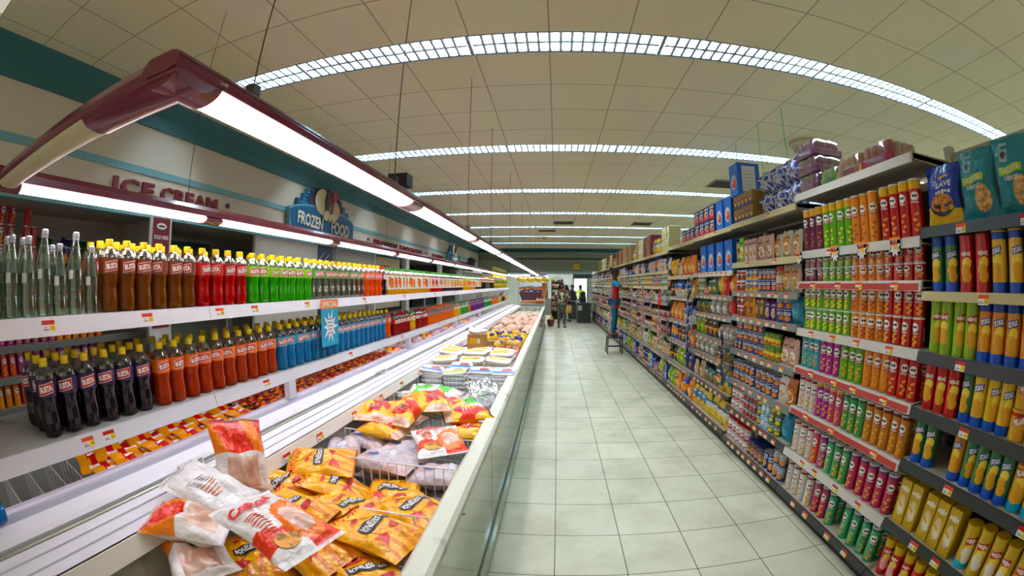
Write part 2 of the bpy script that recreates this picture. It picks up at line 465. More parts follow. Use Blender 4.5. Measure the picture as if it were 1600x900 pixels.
# left bulkhead and walls
beige = mat('#cdc7b6', .8); teal = mat('#3f6a6e', .6); blue = mat('#7ba7b0', .5); backw = mat('#8d857f', .8)
BX = -3.27
struct('wall_left', MB().box(BX - .06, BX, YN, 17.9, 2.25, CZ + .02, beige).box(XL, BX - .06, YN, 17.9, 2.25, 2.29, mat('#9c968a', .8)))
struct('trim_1', MB().box(BX, BX + .02, YN, 17.9, 2.985, CZ, teal).prism([(BX + .02, CZ), (BX + .16, CZ), (BX + .02, 3.10)], YN, 17.9, teal, 'y'))
struct('trim_2', MB().box(BX, BX + .012, YN, 17.9, 2.575, 2.635, blue))
struct('trim_3', MB().box(BX - .06, BX + .014, YN, 17.9, 2.225, 2.262, blue))
struct('wall_back_left', MB().box(XL - .06, XL, YN, YF, 0, 2.3, backw))
# far bulkhead across the hall, tiled wall below and behind
struct('wall_far_upper', MB().box(-3.33, XR, 17.9, 18.0, 2.25, CZ + .03, mat('#87917f', .8)).box(-3.33, XR, 17.86, 17.9, 3.06, CZ + .02, mat('#1f5260', .6)))
tile_w = grid_mat('wall_tiles', '#d2d6c8', '#9aa296', .3, 50, 0, 0, .008, .3, .03)
struct('wall_far', MB().box(XL, 1.12, YF, YF + .1, 0, 2.3, tile_w).box(XL, XR, YF, YF + .1, 2.3, 2.8, mat('#4d584f', .8)).box(1.12, XR, YF, YF + .1, 2.08, 2.3, mat('#20231f', .7)).box(2.02, XR, YF, YF + .1, 0, 2.08, mat('#79806f', .8)).box(1.12, 2.02, YF, YF + .1, 0, .1, mat('#333', .8) if False else mat('#333333', .8)))
d_ = MB().box(1.12, 1.18, YF - .03, YF, 0, 2.1, mat('#2a2c28', .5)).box(1.96, 2.02, YF - .03, YF, 0, 2.1, mat('#2a2c28', .5)).box(1.12, 2.02, YF - .03, YF, 2.04, 2.1, mat('#2a2c28', .5)).box(1.12, 2.02, YF - .03, YF, .98, 1.02, mat('#2a2c28', .5))
struct('door_1', d_)
struct('window_1', MB().box(1.18, 1.96, YF + .02, YF + .04, .1, 2.04, mat('#d5e8dc', .5, 0, 'em', 1.1)))
r_ = MB()
for i in range(24): r_.box(-3.2 + i * .35, -3.17 + i * .35, 23.9, 23.93, 2.3, 2.72, mat('#5b6259', .6))
r_.box(-3.2, 5.2, 23.9, 23.93, 2.68, 2.72, mat('#5b6259', .6)).box(-3.2, 5.2, 23.9, 23.93, 2.3, 2.34, mat('#5b6259', .6))
struct('trim_4', r_)
obj('price_sign', MB().box(-.12, .12, -.005, .005, -.13, .06, mat('#e8c22a', .6)).box(-.09, .09, -.008, -.005, -.08, .0, mat('#b3901c', .6)).tube([(0, 0, .06), (0, 0, .75)], .003, vd, 4), None, (.93, 17.6, 2.47), label='yellow square sign hanging at the end of the aisle', cat='sign')
obj('wall_speaker', MB().box(-.12, .12, -.14, .14, -.26, .26, mat('#26292b', .6), .03).box(.12, .126, -.11, .11, -.22, .22, mat('#101112', .8)), None, (BX + .14, 15.6, 2.42), (0, R(12), 0), label='black loudspeaker on the far end of the left wall', cat='loudspeaker')

# ------------------------------------------------------------------ wall lettering and signs on the left bulkhead
lm_ = mat('#6b1f2b', .5)
def wallfn(y0, z0, d=0.014): return lambda x, y, l: (BX + d + l, y0 + x, z0 + y)
def letters(s, y0, y1, z0, z1, name, label):
    """each letter a raised slab on the wall"""
    b = MB(); vs, fs, w0, h0 = text_geo(s, .035, 1.12)
    k = (y1 - y0) / w0; kh = (z1 - z0) / h0; yc, zc = (y0 + y1) / 2, (z0 + z1) / 2
    P = [(BX + .03, yc + x * k, zc + y * kh) for x, y in vs]; Q = [(BX + .002, p[1], p[2]) for p in P]
    b.add(P, fs, lm_)
    ec = {}
    for f in fs:
        for i in range(len(f)):
            a_, c_ = f[i], f[(i + 1) % len(f)]
            ec[(a_, c_)] = 1
    n = len(P)
    side = [(a_, c_, c_ + n, a_ + n) for (a_, c_) in ec if (c_, a_) not in ec]
    b.add(P + Q, side, lm_)
    obj(name, b, label=label, cat='lettering', group='maroon words on the left wall')
letters('ICE', 1.80, 2.26, 2.375, 2.51, 'wall_lettering', 'maroon capital letters reading ICE on the left wall')
letters('CREAM', 2.34, 3.10, 2.375, 2.51, 'wall_lettering', 'maroon capital letters reading CREAM on the left wall')
letters('FROZEN', 7.1, 8.25, 2.37, 2.50, 'wall_lettering', 'maroon capital letters reading FROZEN beside ENTREES on the left wall')
letters('ENTREES', 8.45, 9.95, 2.37, 2.50, 'wall_lettering', 'maroon capital letters reading ENTREES on the left wall')
letters('FRUITS', 10.9, 12.0, 2.37, 2.50, 'wall_lettering', 'maroon capital letters reading FRUITS on the left wall')
q = MB()
for i in range(7): q.box(BX, BX + .02, 14.3 + i * .19, 14.3 + i * .19 + .13, 2.38, 2.48, lm_)
obj('wall_lettering', q, label='small unreadable maroon word at the far end of the left wall', cat='lettering')
for y_, t_ in ((3.27, 'after CREAM'), (6.85, 'before FROZEN ENTREES'), (10.4, 'before FRUITS'), (12.2, 'after FRUITS')):
    obj('wall_dot', MB().lathe([(.028, 0), (.028, .02), (.001, .022)], mat('#252a2c', .5), 14), None, (BX, y_, 2.47), (0, R(90), 0), label='small dark round dot on the left wall %s' % t_, cat='wall dot', group='dots between the words on the left wall')
def sign(y0, sc_, label, words):
    e = empty('wall_sign', (BX + .03, y0, 2.36), (0, 0, 0), label, 'sign')
    sb = mat('#1f5a7d', .5); sl = mat('#6fb2c4', .5); cr = mat('#d9cfae', .6); pu = mat('#3b2f50', .6)
    def F(x, y, l): return (l, x * sc_, y * sc_)
    def slab(poly, d0, d1, m_, nm, lab=None):
        b = MB(); n = len(poly)
        b.add([F(x, y, d0) for x, y in poly] + [F(x, y, d1) for x, y in poly], [(j, (j + 1) % n, n + (j + 1) % n, n + j) for j in range(n)] + [tuple(range(n, 2 * n))], m_)
        return obj(nm, b, e, label=lab)
    arch = lambda k, g=0: [(-.88 + g, 0 + g), (.88 - g, 0 + g), (.88 - g * .6, .26 - g)] + [(.88 * math.cos(t) , .26 + .13 * math.sin(t) - g) for t in [PI * i / 10 for i in range(1, 10)]] + [(-.92 + g * .6, .27 - g)]
    slab(arch(0), 0, .05, sl, 'banner_edge'); slab(arch(0, .025), .05, .056, sb, 'banner', 'blue banner')
    for sg in (-1, 1):
        poly = [(sg * .30, .30), (sg * .72, .26), (sg * .72, .42), (sg * .6, .42), (sg * .6, .50), (sg * .5, .50), (sg * .5, .58), (sg * .30, .58)]
        if sg < 0: poly = poly[::-1]
        pl = slab(poly, -.01, .03, sb, 'stepped_wing')
        b = MB()
        for k in range(5): b.add([F(sg * .32, .33 + k * .05, .031), F(sg * (.70 - k * .05), .33 + k * .05, .031), F(sg * (.70 - k * .05), .338 + k * .05, .031), F(sg * .32, .338 + k * .05, .031)], [(0, 1, 2, 3) if sg > 0 else (3, 2, 1, 0)], sl)
        obj('stripe_pattern', b, pl)
        slab([(sg * .3, .3), (sg * .52, .30), (sg * .46, .38), (sg * .5, .46), (sg * .42, .50), (sg * .4, .60), (sg * .3, .5)][::sg], .03, .045, pu, 'berry_cutout')
    slab(ell(-.12, .46, .22, .20, 22), .02, .055, mat('#222831', .5), 'bowl_rim'); slab(ell(-.12, .46, .205, .185, 22), .055, .06, cr, 'bowl')
    slab(ell(.22, .38, .16, .14, 18), .04, .065, mat('#cdb991', .6), 'scoop')
    slab([(-.05, .30), (.02, .30), (.04, .5), (.06, .64), (-.02, .66), (-.07, .5)], .065, .085, mat('#3a2318', .5), 'chocolate_bar')
    slab([(.08, .30), (.13, .30), (.2, .56), (.12, .58)], .065, .08, mat('#6a4526', .5), 'stick')
    slab(ell(.17, .58, .085, .075, 14), .08, .10, mat('#a32a3f', .4), 'strawberry')
    slab([(-.1, .22), (-.02, .20), (.0, .26), (.06, .18), (.1, .26), (.2, .2), (.26, .3), (.14, .33), (.05, .30), (-.02, .36), (-.1, .32)], .066, .09, cr, 'cream_splash')
    b = MB(); fn = lambda x, y, l: F(x, y, .056 + l)
    if words:
        word(b, fn, 'FROZEN', -.42, .155, .64, mat('#e8e2c6', .5), .012, .17, -.06, .03); word(b, fn, 'FOOD', .42, .13, .56, mat('#e8e2c6', .5), .012, .19, -.05, .03)
    else:
        word(b, fn, 'DAIRY', 0, .14, .9, mat('#e8e2c6', .5), .012, .17)
    obj('sign_lettering', b, e, label='cream raised lettering')
sign(5.24, 1.0, 'large blue FROZEN FOOD sign with ice cream artwork on the left wall', True)
sign(13.2, .9, 'smaller blue arched sign further along the left wall', False)

# ------------------------------------------------------------------ island of chest freezers
fw = mat('#e2e3ee', .3); fw2 = mat('#cfd2e2', .35); fgrey = mat('#6d7068', .5); fin = mat('#9c9f96', .6, 0, 'worn')
rimw = mat('#c9cdbb', .4, 0, 'worn'); ch = mat('#cdd6c8', .12, .8); green = mat('#a9b8a4', .25, .6); drk = mat('#2b2d2a', .5)
Y0, Y1 = -1.2, 16.3
e = empty('chest_freezer', (-.85, 0, 0), label='long open chest freezer full of frozen food beside the aisle', cat='freezer')
def ex(poly, m, a=Y0, b=Y1): return MB().prism(poly, a, b, m, 'y')
def chl(name, mb_, lab=None, par=None): return obj(name, mb_, par or e, (.85, 0, 0) if par is None else (0, 0, 0), label=lab)
sd = MB()
for k in range(10):
    a_ = Y0 + k * 1.75
    sd.box(-.365, -.345, a_ + .006, min(a_ + 1.744, Y1), .13, .79, ch)
chl('side_panel', sd, 'polished greenish side panels reflecting the floor')
b = MB().prism([(-.365, .02), (-.325, .02), (-.318, .05), (-.318, .115), (-.33, .13), (-.365, .13)], Y0, Y1, green, 'y').box(-.335, -.316, Y0, Y1, .128, .142, drk).box(-.335, -.313, Y0, Y1, .142, .152, ch)
chl('bumper', b)
chl('rim', ex([(-.345, .77), (-.335, .78), (-.333, .815), (-.35, .83), (-.415, .83), (-.43, .815), (-.43, .60), (-.415, .60), (-.415, .77)][::-1], rimw), 'scuffed white rim')
chl('inner_wall', MB().box(-1.33, -1.29, Y0, Y1, .35, .80, fin).box(-.43, -.415, Y0, Y1, .35, .62, fin).box(-1.3, -.42, Y0, Y1, .33, .36, fin).box(-1.3, -.33, Y1 - .02, Y1 + .03, .02, .83, rimw))
tagw = mat('#e6e3da', .5)
e2 = empty('lid_track', (-.65, 0, 0)); e2.parent = e; e2['label'] = 'long white slotted lid track at the back of the well'
def chl2(name, mb_, lab=None): return obj(name, mb_, e2, (1.5, 0, 0), label=lab)
chl2('price_rail', ex([(-1.285, .79), (-1.262, .80), (-1.285, .868), (-1.30, .868)], tagw), 'cream price rail')
t_ = MB().box(-1.36, -1.29, Y0, Y1, .80, .868, fw).box(-1.43, -1.366, Y0, Y1, .80, .872, fw).box(-1.495, -1.436, Y0, Y1, .80, .876, fw).box(-1.50, -1.335, Y0, Y1, .72, .86, fgrey)
chl2('flat_lid', t_, 'flat ribbed white lid')
b = MB().box(-1.60, -1.495, Y0, Y1, .70, .845, mat('#83887c', .35)).tube([(-1.512, Y0, .872), (-1.512, Y1, .872)], .009, mat('#a8ad9c', .25, .4), 8)
chl2('track_channel', b, 'grey track channel')
chl2('sliding_bar', ex([(-1.66, .85), (-1.54, .85), (-1.535, .885), (-1.55, .90), (-1.645, .905), (-1.66, .89)][::-1], fw), 'raised white sliding bar')
chl2('rear_tray', ex([(-1.76, .83), (-1.66, .83), (-1.66, .84), (-1.745, .855), (-1.75, .88), (-1.765, .885), (-1.80, .885), (-1.86, .87), (-1.86, .60), (-1.845, .60), (-1.845, .83)][::-1], fw2))
sl_ = MB()
for k in range(60): sl_.box(-1.735, -1.728, .1 + k * .022, .108 + k * .022, .850, .8525, drk)
o_ = chl2('vent_slots', sl_)
for y_ in (1.19, 3.43, 5.7):
    hb = MB().tube([(-1.535, y_ - .06, .89), (-1.50, y_ - .06, .915), (-1.50, y_ + .06, .915), (-1.535, y_ + .06, .89)], .007, mat('#d8dad8', .35), 8)
    hb.tube([(-1.50, y_ - .06, .915), (-1.475, y_ - .05, .885), (-1.475, y_ + .05, .885), (-1.50, y_ + .06, .915)], .006, mat('#d8dad8', .35), 8)
    for q_ in (-.06, .06): hb.blob((-1.535, y_ + q_, .893), (.012, .012, .012), mat('#d8dad8', .35), 0, 0, 5)
    chl2('lid_handle', hb)
# price tags shared by all shelves (tag hangs facing +x when placed at rz 0 -> front is -y)
def tag_mesh(head, bare=False):
    b = MB().box(-.032, .032, -.0015, 0, 0, .042, mat('#efede8', .5))
    b.box(-.032, .032, -.0022, -.0015, .026, .042, mat(head, .5))
    b.box(.006, .032, -.0027, -.0015, .002, .026, mat('#ecd02c', .5))
    word(b, flat_fn(-.0029, 0), '%s' % ('2.15' if head == '#b5202c' else '1.45'), .019, .014, .019, mat('#2a2a20', .5), 0, .011)
    b.box(-.027, .001, -.0019, -.0015, .006, .011, mat('#7d7d7d', .5)); b.box(-.027, -.004, -.0019, -.0015, .015, .018, mat('#9d9d9d', .5))
    return b.mesh('price_tag')
TAGR, TAGO = tag_mesh('#b5202c'), tag_mesh('#d9571e')
rng = random.Random(7)
for y_ in (.86, 1.05, 1.62, 1.95, 2.4, 2.85, 3.3, 3.8, 4.4, 5.0, 5.7, 6.4, 7.2, 8.2, 9.2, 10.3):
    obj('price_tag', rng.choice((TAGO, TAGR)), e2, (1.5 - 1.258, y_, .808), (R(-18), 0, PI/2))
e3 = empty('chest_freezer', (-2.3, 0, 0), label='second long chest freezer well beneath the drinks shelves', cat='freezer')
obj('well', MB().box(-2.86, -2.84, Y0, Y1, .1, .86, fin).box(-1.88, -1.86, Y0, Y1, .1, .84, fin).box(-2.86, -1.86, Y0, Y1, .40, .43, fin).box(-2.86, -1.86, Y0, Y1, .05, .1, fin), e3, (2.3, 0, 0))
obj('rim', MB().box(-2.95, -2.84, Y0, Y1, .80, .87, fw, .01), e3, (2.3, 0, 0)); obj('side_panel', MB().box(-2.93, -2.90, Y0, Y1, .05, .80, ch), e3, (2.3, 0, 0))
# drinks shelves above the rear freezer
wsh = mat('#dfe0e8', .35); wsd = mat('#c9c9c4', .45, 0, 'worn')
posts = []
for y_ in (-.12, 2.38, 4.88, 7.38, 9.88, 12.38, 14.88):
    posts.append(MB().box(-1.79, -1.745, y_ - .03, y_ + .05, .888, 1.03, wsh))
    posts.append(MB().box(-2.36, -2.34, y_, y_ + .05, .44, 1.62, wsh))
e4 = empty('drinks_shelving', (-2.0, 0, 0), label='white two-tier shelving of soft drinks standing over the rear freezer', cat='shelving')
for p_ in posts: obj('post', p_, e4, (2.0, 0, 0))
for z_, d_ in ((1.555, 0), (1.087, 0)):
    s_ = MB()
    for k in range(8):
        a_ = -.72 + 2.35 * k - (.0 if k else .5); b_ = min(-.72 + 2.35 * (k + 1), 16.2)
        if a_ > 16: break
        s_.box(-2.33, -1.752, a_ + .002, b_ - .002, z_ - .035, z_, wsd)
    so = obj('shelf', s_, e4, (2.0, 0, 0))
    lp = MB()
    for k in range(8):
        a_ = -.72 + 2.35 * k - (.0 if k else .5); b_ = min(-.72 + 2.35 * (k + 1), 16.2)
        if a_ > 16: break
        lp.prism([(-1.765, z_ + .004), (-1.752, z_ + .004), (-1.735, z_ - .066), (-1.76, z_ - .066)], a_ + .002, b_ - .002, wsh, 'y')
    obj('price_rail', lp, so)
    for y_ in ((.66, 1.2, 1.71, 2.02, 2.62, 3.6, 4.7, 6.0, 7.3, 9) if z_ > 1.3 else (.78, .9, 2.1, 3.3, 4.6, 6.2, 7.5)):
        obj('price_tag', TAGR if int(y_ * 10) % 3 == 0 else TAGO, so, (-1.7405, y_, z_ - .050), (R(-13), 0, PI/2))
obj('under_shelf_lamp', MB().box(-2.06, -2.02, -.1, 15.9, 1.032, 1.046, mat('#ffe9f2', .5, 0, 'em', 5.0)), e4, (2.0, 0, 0), label='slim pinkish lamp strip under the lower shelf')
# special offer card
mb = MB().box(-.13, .13, -.002, .002, -.20, .09, mat('#3fa0c4', .5)).box(-.13, .13, -.003, .003, .09, .16, mat('#e88b2c', .5))
fn = flat_fn(-.003)
st = []
for i in range(20):
    a_ = 2 * PI * i / 20; r_ = (.125 if i % 2 == 0 else .062) * (1.15 if i % 4 == 0 else 1)
    st.append((r_ * math.cos(a_) * .85, -.05 + r_ * math.sin(a_)))
mark(mb, fn, st, mat('#f2f2f2', .5), .0008)
word(mb, fn, 'SPECIAL', 0, .125, .24, mat('#f7f3e8', .5), .001, .045)
for i, s_ in enumerate(('Busta', 'Soft Drinks', 'Fruit Orange', 'Berry', 'Lemonade')): word(mb, fn, s_, -.005, .01 - i * .027, .075, mat('#5a6472', .6), .0015, .013, 0, 0)
obj('offer_card', mb, None, (-1.715, 2.90, 1.395), (0, 0, R(90)), label='blue SPECIAL offer card with white starburst clipped to the upper drinks shelf', cat='sign')

# ------------------------------------------------------------------ canopy lighting rails
mar = mat('#6a1530', .25, 0, 'p', 0, 0, .5); mar2 = mat('#4c0f24', .3); cre = mat('#cfcaa8', .4)
dif = mat('#ffeef4', .4, 0, 'em', CANOPY_W); dif_far = mat('#fff3e4', .4, 0, 'em', CANOPY_W)
def rail_profile(x, z, s, q=1.):   # s=+1: outer side faces +x
    return [(x - s*.05, z + .004), (x - s*.05, z + .018 * q), (x - s*.035, z + .030 * q), (x + s*.03, z + .028 * q), (x + s*.048, z + .022 * q), (x + s*.053, z + .008), (x + s*.05, z - .006), (x + s*.03, z - .010), (x - s*.03, z - .008)]
def canopy(x0, x1, y0, y1, z, label, segs, near):
    e = empty('canopy_light', ((x0 + x1) / 2, y0, z), label=label, cat='light canopy')
    off = (-(x0 + x1) / 2, -y0, -z)
    def ch_(n, b, lab=None): return obj(n, b, e, off, label=lab)
    for x, s, nm in ((x1, 1, 'front_rail'), (x0, -1, 'rear_rail')):
        b = MB().prism(rail_profile(x, z, s, 1 if s > 0 else 1.8)[::s], y0 - .055, y1 + .055, mar, 'y')
        b.tube([(x + s * .051, y0 - .05, z + .014), (x + s * .051, y1, z + .014)], .0025, mar2, 5)
        yy = y0 + .02
        for (a_, c_) in segs:
            b.lathe([(.001, 0), (.058, 0)], mar, 4) if False else None
            b.join(MB().loft([[(x + .052 * math.cos(t), q, z - .004 + (.026 * math.sin(t))) for t in [PI + PI * i / 10 for i in range(11)]] for q in (c_, c_ + .13)], mar, True, True))
        if near: b.join(MB().loft([[(x + .052 * math.cos(t), q, z - .004 + (.026 * math.sin(t))) for t in [PI + PI * i / 10 for i in range(11)]] for q in (y0 - .045, segs[0][0])], mar, True, True))
        ro = ch_(nm, b, 'maroon rail')
        for (a_, c_) in segs:
            d_ = MB().loft([[(x + .047 * math.cos(t), q, z - .004 + (.021 * math.sin(t))) for t in [PI + PI * i / 10 for i in range(11)]] for q in (a_, c_)], dif, True, True)
            obj('lamp_diffuser', d_, ro, label='glowing white tube cover')
    for y, nm in ((y0, 'near_end_rail'), (y1, 'far_end_rail')):
        b = MB()
        pr = rail_profile(y, z, -1 if y == y0 else 1, 1.25)
        b.prism(pr if y == y0 else pr[::-1], x0, x1, mar, 'x')
        b.join(MB().loft([[(q, y + .052 * math.cos(t), z - .004 + .026 * math.sin(t)) for t in [PI + PI * i / 10 for i in range(11)]] for q in (x1 - .30, x1 + .05)], mar, True, True))
        ro = ch_(nm, b)
        obj('unlit_diffuser', MB().loft([[(q, y + .047 * math.cos(t), z - .004 + .021 * math.sin(t)) for t in [PI + PI * i / 10 for i in range(11)]] for q in (x0 + .06, x1 - .30)], cre if near and y == y0 else dif, True, True), ro, label='long tube cover')
    return e, off
segs = [(.50, 1.58), (1.72, 2.97), (3.12, 4.37), (4.52, 5.77), (5.92, 7.17), (7.32, 8.57), (8.72, 9.97), (10.12, 11.37), (11.52, 12.77), (12.92, 14.1), (14.25, 15.4)]
can1, off1 = canopy(-1.78, -.605, .432, 15.6, 2.020, 'long maroon rectangular light canopy hanging over the freezer island', segs, True)
b = MB(); word(b, lambda x, y, l: (-.5515 + l, x + .50, y + 2.024), 'LAMP', 0, 0, .022, mat('#cdbfc4', .5), 0, .008)
obj('maker_lettering', b, can1, off1)
wm = mat('#3a3832', .5)
k = 0
for x, ys_ in ((-1.78, (1.47, 4.2, 7.0, 10.0, 13.0)), (-.59, (.62, 1.45, 2.81, 3.87, 5.6, 7.6, 10.2, 13.2))):
    for y in ys_: obj('suspension_wire', MB().tube([(x, y, 2.05), (x, y, CZ)], .0022, wm, 4).box(x - .012, x + .012, y - .012, y + .012, 2.05, 2.08, wm), can1, off1)
b = MB().box(-.64, -.56, 1.50, 1.57, 2.06, 2.11, mat('#1c1c1c', .6)); obj('junction_box', b, can1, off1)
can2, off2 = canopy(-1.9, -.35, 17.2, 23.4, 2.06, 'second maroon light canopy beyond the freezer island', [(17.4 + 1.4 * i, 18.65 + 1.4 * i) for i in range(4)], False)

for x, y in ((-1.9, 17.4), (-.35, 17.4), (-1.9, 23.2), (-.35, 23.2)): obj('suspension_wire', MB().tube([(x, y, 2.1), (x, y, 2.75 if y > 18 else CZ)], .004, wm, 4), can2, off2)
# ------------------------------------------------------------------ right-hand gondola
def bayY(k): return .27 + 1.26 * k
gr_lip = mat('#6d716d', .35); dk_lip = mat('#2e312f', .4); wh_lip = mat('#cdc9bd', .4); red_lip = mat('#a8413b', .45); deck = mat('#b3ac99', .5); cream_lip = mat('#c3b78f', .45)
bp_m = mat('#3c3833', .7); up_m = mat('#a8a698', .45)
def tagstrip(b, m_): pass
SH = {}
BAYS = 16
bayname = ['nearest bay', 'second bay', 'third bay'] + ['%s bay' % od(i) for i in range(3, 20)]
LIPS = {'g': gr_lip, 'd': dk_lip, 'w': wh_lip, 'r': red_lip, 'c': cream_lip}
SHELVES = {
 0: [(1.967, 'd'), (1.66, 'c'), (1.37, 'd'), (1.09, 'd'), (.815, 'd'), (.465, 'd'), (.12, 'd')],
 1: [(2.355, 'w'), (1.93, 'w'), (1.713, 'r'), (1.375, 'w'), (1.10, 'r'), (.79, 'r'), (.45, 'w'), (.12, 'd')],
 2: [(2.30, 'c'), (1.905, 'c'), (1.633, 'g'), (1.39, 'g'), (1.055, 'g'), (.75, 'g'), (.455, 'd'), (.12, 'd')],
 3: [(2.29, 'c'), (1.835, 'w'), (1.575, 'g'), (1.353, 'g'), (1.08, 'g'), (.855, 'g'), (.53, 'd'), (.15, 'd')],
 4: [(2.28, 'c'), (1.82, 'c'), (1.515, 'g'), (1.17, 'g'), (.865, 'g'), (.53, 'g'), (.15, 'd')],
}
for k in range(5, BAYS + 1):
    SHELVES[k] = [(2.24, 'c'), (1.92, 'c'), (1.66, 'c'), (1.40, 'g'), (1.15, 'g'), (.90, 'g'), (.53, 'g'), (.15, 'd')]
upm = MB().box(2.24, 2.30, .0, .05, .02, 2.46, up_m)
for i in range(40): upm.box(2.2385, 2.241, (.02), .03, .2 + i * .055, .23 + i * .055, drk)
upm = upm.mesh('upright')
tag_strip_cache = {}
SHD = 1.83
for k in range(0, BAYS):
    ya = bayY(k); L_ = 1.26
    e = empty('shelving_bay', (2.05, ya, 0), label='tall metal shelving bay, %s from the camera on the right of the aisle' % ordn[k], cat='shelving', group='shelving bays on the right of the aisle')
    O = (-2.05, -ya, 0)
    obj('upright', upm, e, (-2.05, 0, 0))
    top = 2.42 if k == 0 else 2.30
    pb = MB().box(2.275, 2.295, ya + .052, ya + L_ - .002, .1, top - .04, bp_m).box(2.265, 2.30, ya + .05, ya + L_ - .001, top - .05, top, up_m)
    obj('back_panel', pb, e, O)
    obj('base', MB().box(1.87, 2.30, ya, ya + L_, 0.0, .085, mat('#1d1d1b', .6)), e, O)
    for i, (z, lc) in enumerate(SHELVES[k]):
        x0 = SHD
        s_ = MB().box(x0 + .012, 2.27, ya + .004, ya + L_ - .004, z - .028, z, deck)
        for yy in (ya + .004, ya + L_ - .016):   # end brackets, tapering to the front
            s_.prism([(x0 + .02, z - .03), (x0 + .02, z + .006), (2.25, z + .012), (2.25, z - .05)], yy, yy + .012, up_m, 'y')
        so = obj('shelf', s_, e, O)
        lh = .05 if k > 0 or z > 1.7 or z < 1.6 else .04
        lipm = LIPS[lc]
        pr = MB().prism([(x0 + .014, z + .004), (x0, z + .004), (x0 - .008, z - lh), (x0 + .006, z - lh)], ya + .003, ya + L_ - .003, lipm if lc != 'r' else wh_lip, 'y')
        if lc == 'r': pr.prism([(x0 - .0008, z - .006), (x0 - .0012, z - .006), (x0 - .0095, z - lh + .004), (x0 - .008, z - lh + .004)], ya + .02, ya + L_ - .02, red_lip, 'y')
        obj('price_rail', pr, so)
        rg = random.Random(k * 31 + i)
        nt_ = (0 if z > 2.2 else rg.randint(2, 4)) if k < 2 else (rg.randint(1, 2) if lc == 'c' else rg.randint(6, 8))
        if k > 6: nt_ = min(nt_, 4)
        for q in range(nt_):
            yy = ya + .12 + (L_ - .24) * (q + rg.uniform(.3, .7)) / nt_
            obj('price_tag', rg.choice((TAGO, TAGO, TAGR)), so, (x0 - .0075, yy, z - .047), (R(-9), 0, -PI/2))
# the far end panel and last upright of the run
struct('wall_end_panel', MB().box(1.85, 2.75, bayY(BAYS), bayY(BAYS) + .04, 0, 2.25, mat('#7d8076', .6)))
# other side of the same gondola, seen only as a dark back
# ------------------------------------------------------------------ goods: builders
silver = mat('#c9ccd0', .25, .8); cream = mat('#e9e0c8', .5); wht = mat('#ecebe6', .45); yel = mat('#e9c21f', .4); redm = mat('#b3151f', .4); blk = mat('#15161a', .4)
chip = mat('#d9a02a', .5); grn = mat('#3d8f2c', .4); dgr = mat('#1f5a34', .4); tan = mat('#b98d56', .6); orm = mat('#e2681b', .4)
P = {}
def chipcan(key, col, h, r, cat='snack can', top=None, face=True, wd='Pringles', lidc=None, blobc=chip, desc='', base=None, topz=.82):
    """stacked-chip can: paper tube, metal rim, plastic lid, printed label"""
    c = mat(col, .28, 0, 'p', 0, 0, .4); T = mat(top, .3) if top else c; B_ = mat(base, .3) if base else c
    b = MB().lathe([(r * .97, 0), (r, .004), (r, h * .18), (r, h * topz), (r, h - .006), (r * 1.03, h - .004), (r * 1.03, h), (r * .9, h), (r * .9, h - .003), (0.0001, h - .003)],
                   [silver, B_, c, T, T, silver, silver, silver, silver], 20)
    lid = MB().lathe([(r * 1.045, h - .006), (r * 1.05, h + .001), (r * .96, h + .003), (.0001, h + .002)], mat(lidc or '#d8d8d2', .35), 20, cap=False)
    q = MB(); f = cyl_fn(r)
    s = r / .0385; y = h * .70
    if face:
        mark(q, f, ell(0, y, .025 * s, min(.024 * s, h * .16), 16), wht, .0005)
        mark(q, f, [(-.019 * s, y + .004), (-.010 * s, y + .011), (0, y + .004), (.010 * s, y + .011), (.019 * s, y + .004), (.012 * s, y - .006), (0, y - .001), (-.012 * s, y - .006)], blk, .0009)
        word(q, f, wd, 0, y - min(.031 * s, h * .21), .046 * s, mat('#e8dfd0', .5), .0011, min(.013 * s, h * .09), 0, .05)
        mark(q, f, rect(0, y - min(.031 * s, h * .21), .050 * s, min(.017 * s, h * .12)), mat('#8a1c2a', .5), .0006, 6)
        for i, (dx, dy) in enumerate(((.006, .40), (-.008, .30), (.008, .21), (-.004, .13))):
            if h < .12 and i > 1: break
            mark(q, f, ell(dx * s + (.012 * s if h < .12 else 0), h * dy, .014 * s, min(.008 * s, h * .05), 10, .4 * (-1) ** i), blobc, .0005)
    else:
        for i, (dx, dy) in enumerate(((.004, .52), (-.004, .40), (.004, .28))):
            mark(q, f, ell(dx * s, h * dy, .026 * s, .024 * s, 14, .5), blobc if i else mat('#f0d66a', .5), .0005 + .0002 * i)
        word(q, f, wd, 0, h * .68, .052 * s, wht, .0011, .022 * s, .25, .06)
        mark(q, f, rect(0, h * .68, .058 * s, .030 * s, .006), redm if top != '#1d4f9e' else mat('#16418c', .4), .0007, 6)
    q2 = MB(); mark(q2, f, rect(r * 2.2, h * .45, r * .9, h * .5), mat('#d6cf9e', .6) if h > .2 else wht, .0005, 5)
    P[key] = Proto('chip_can', b, [('lid', lid), ('printed_label', q), ('nutrition_label', q2)], cat, desc, 2 * r + .004, h + .003, 2 * r)
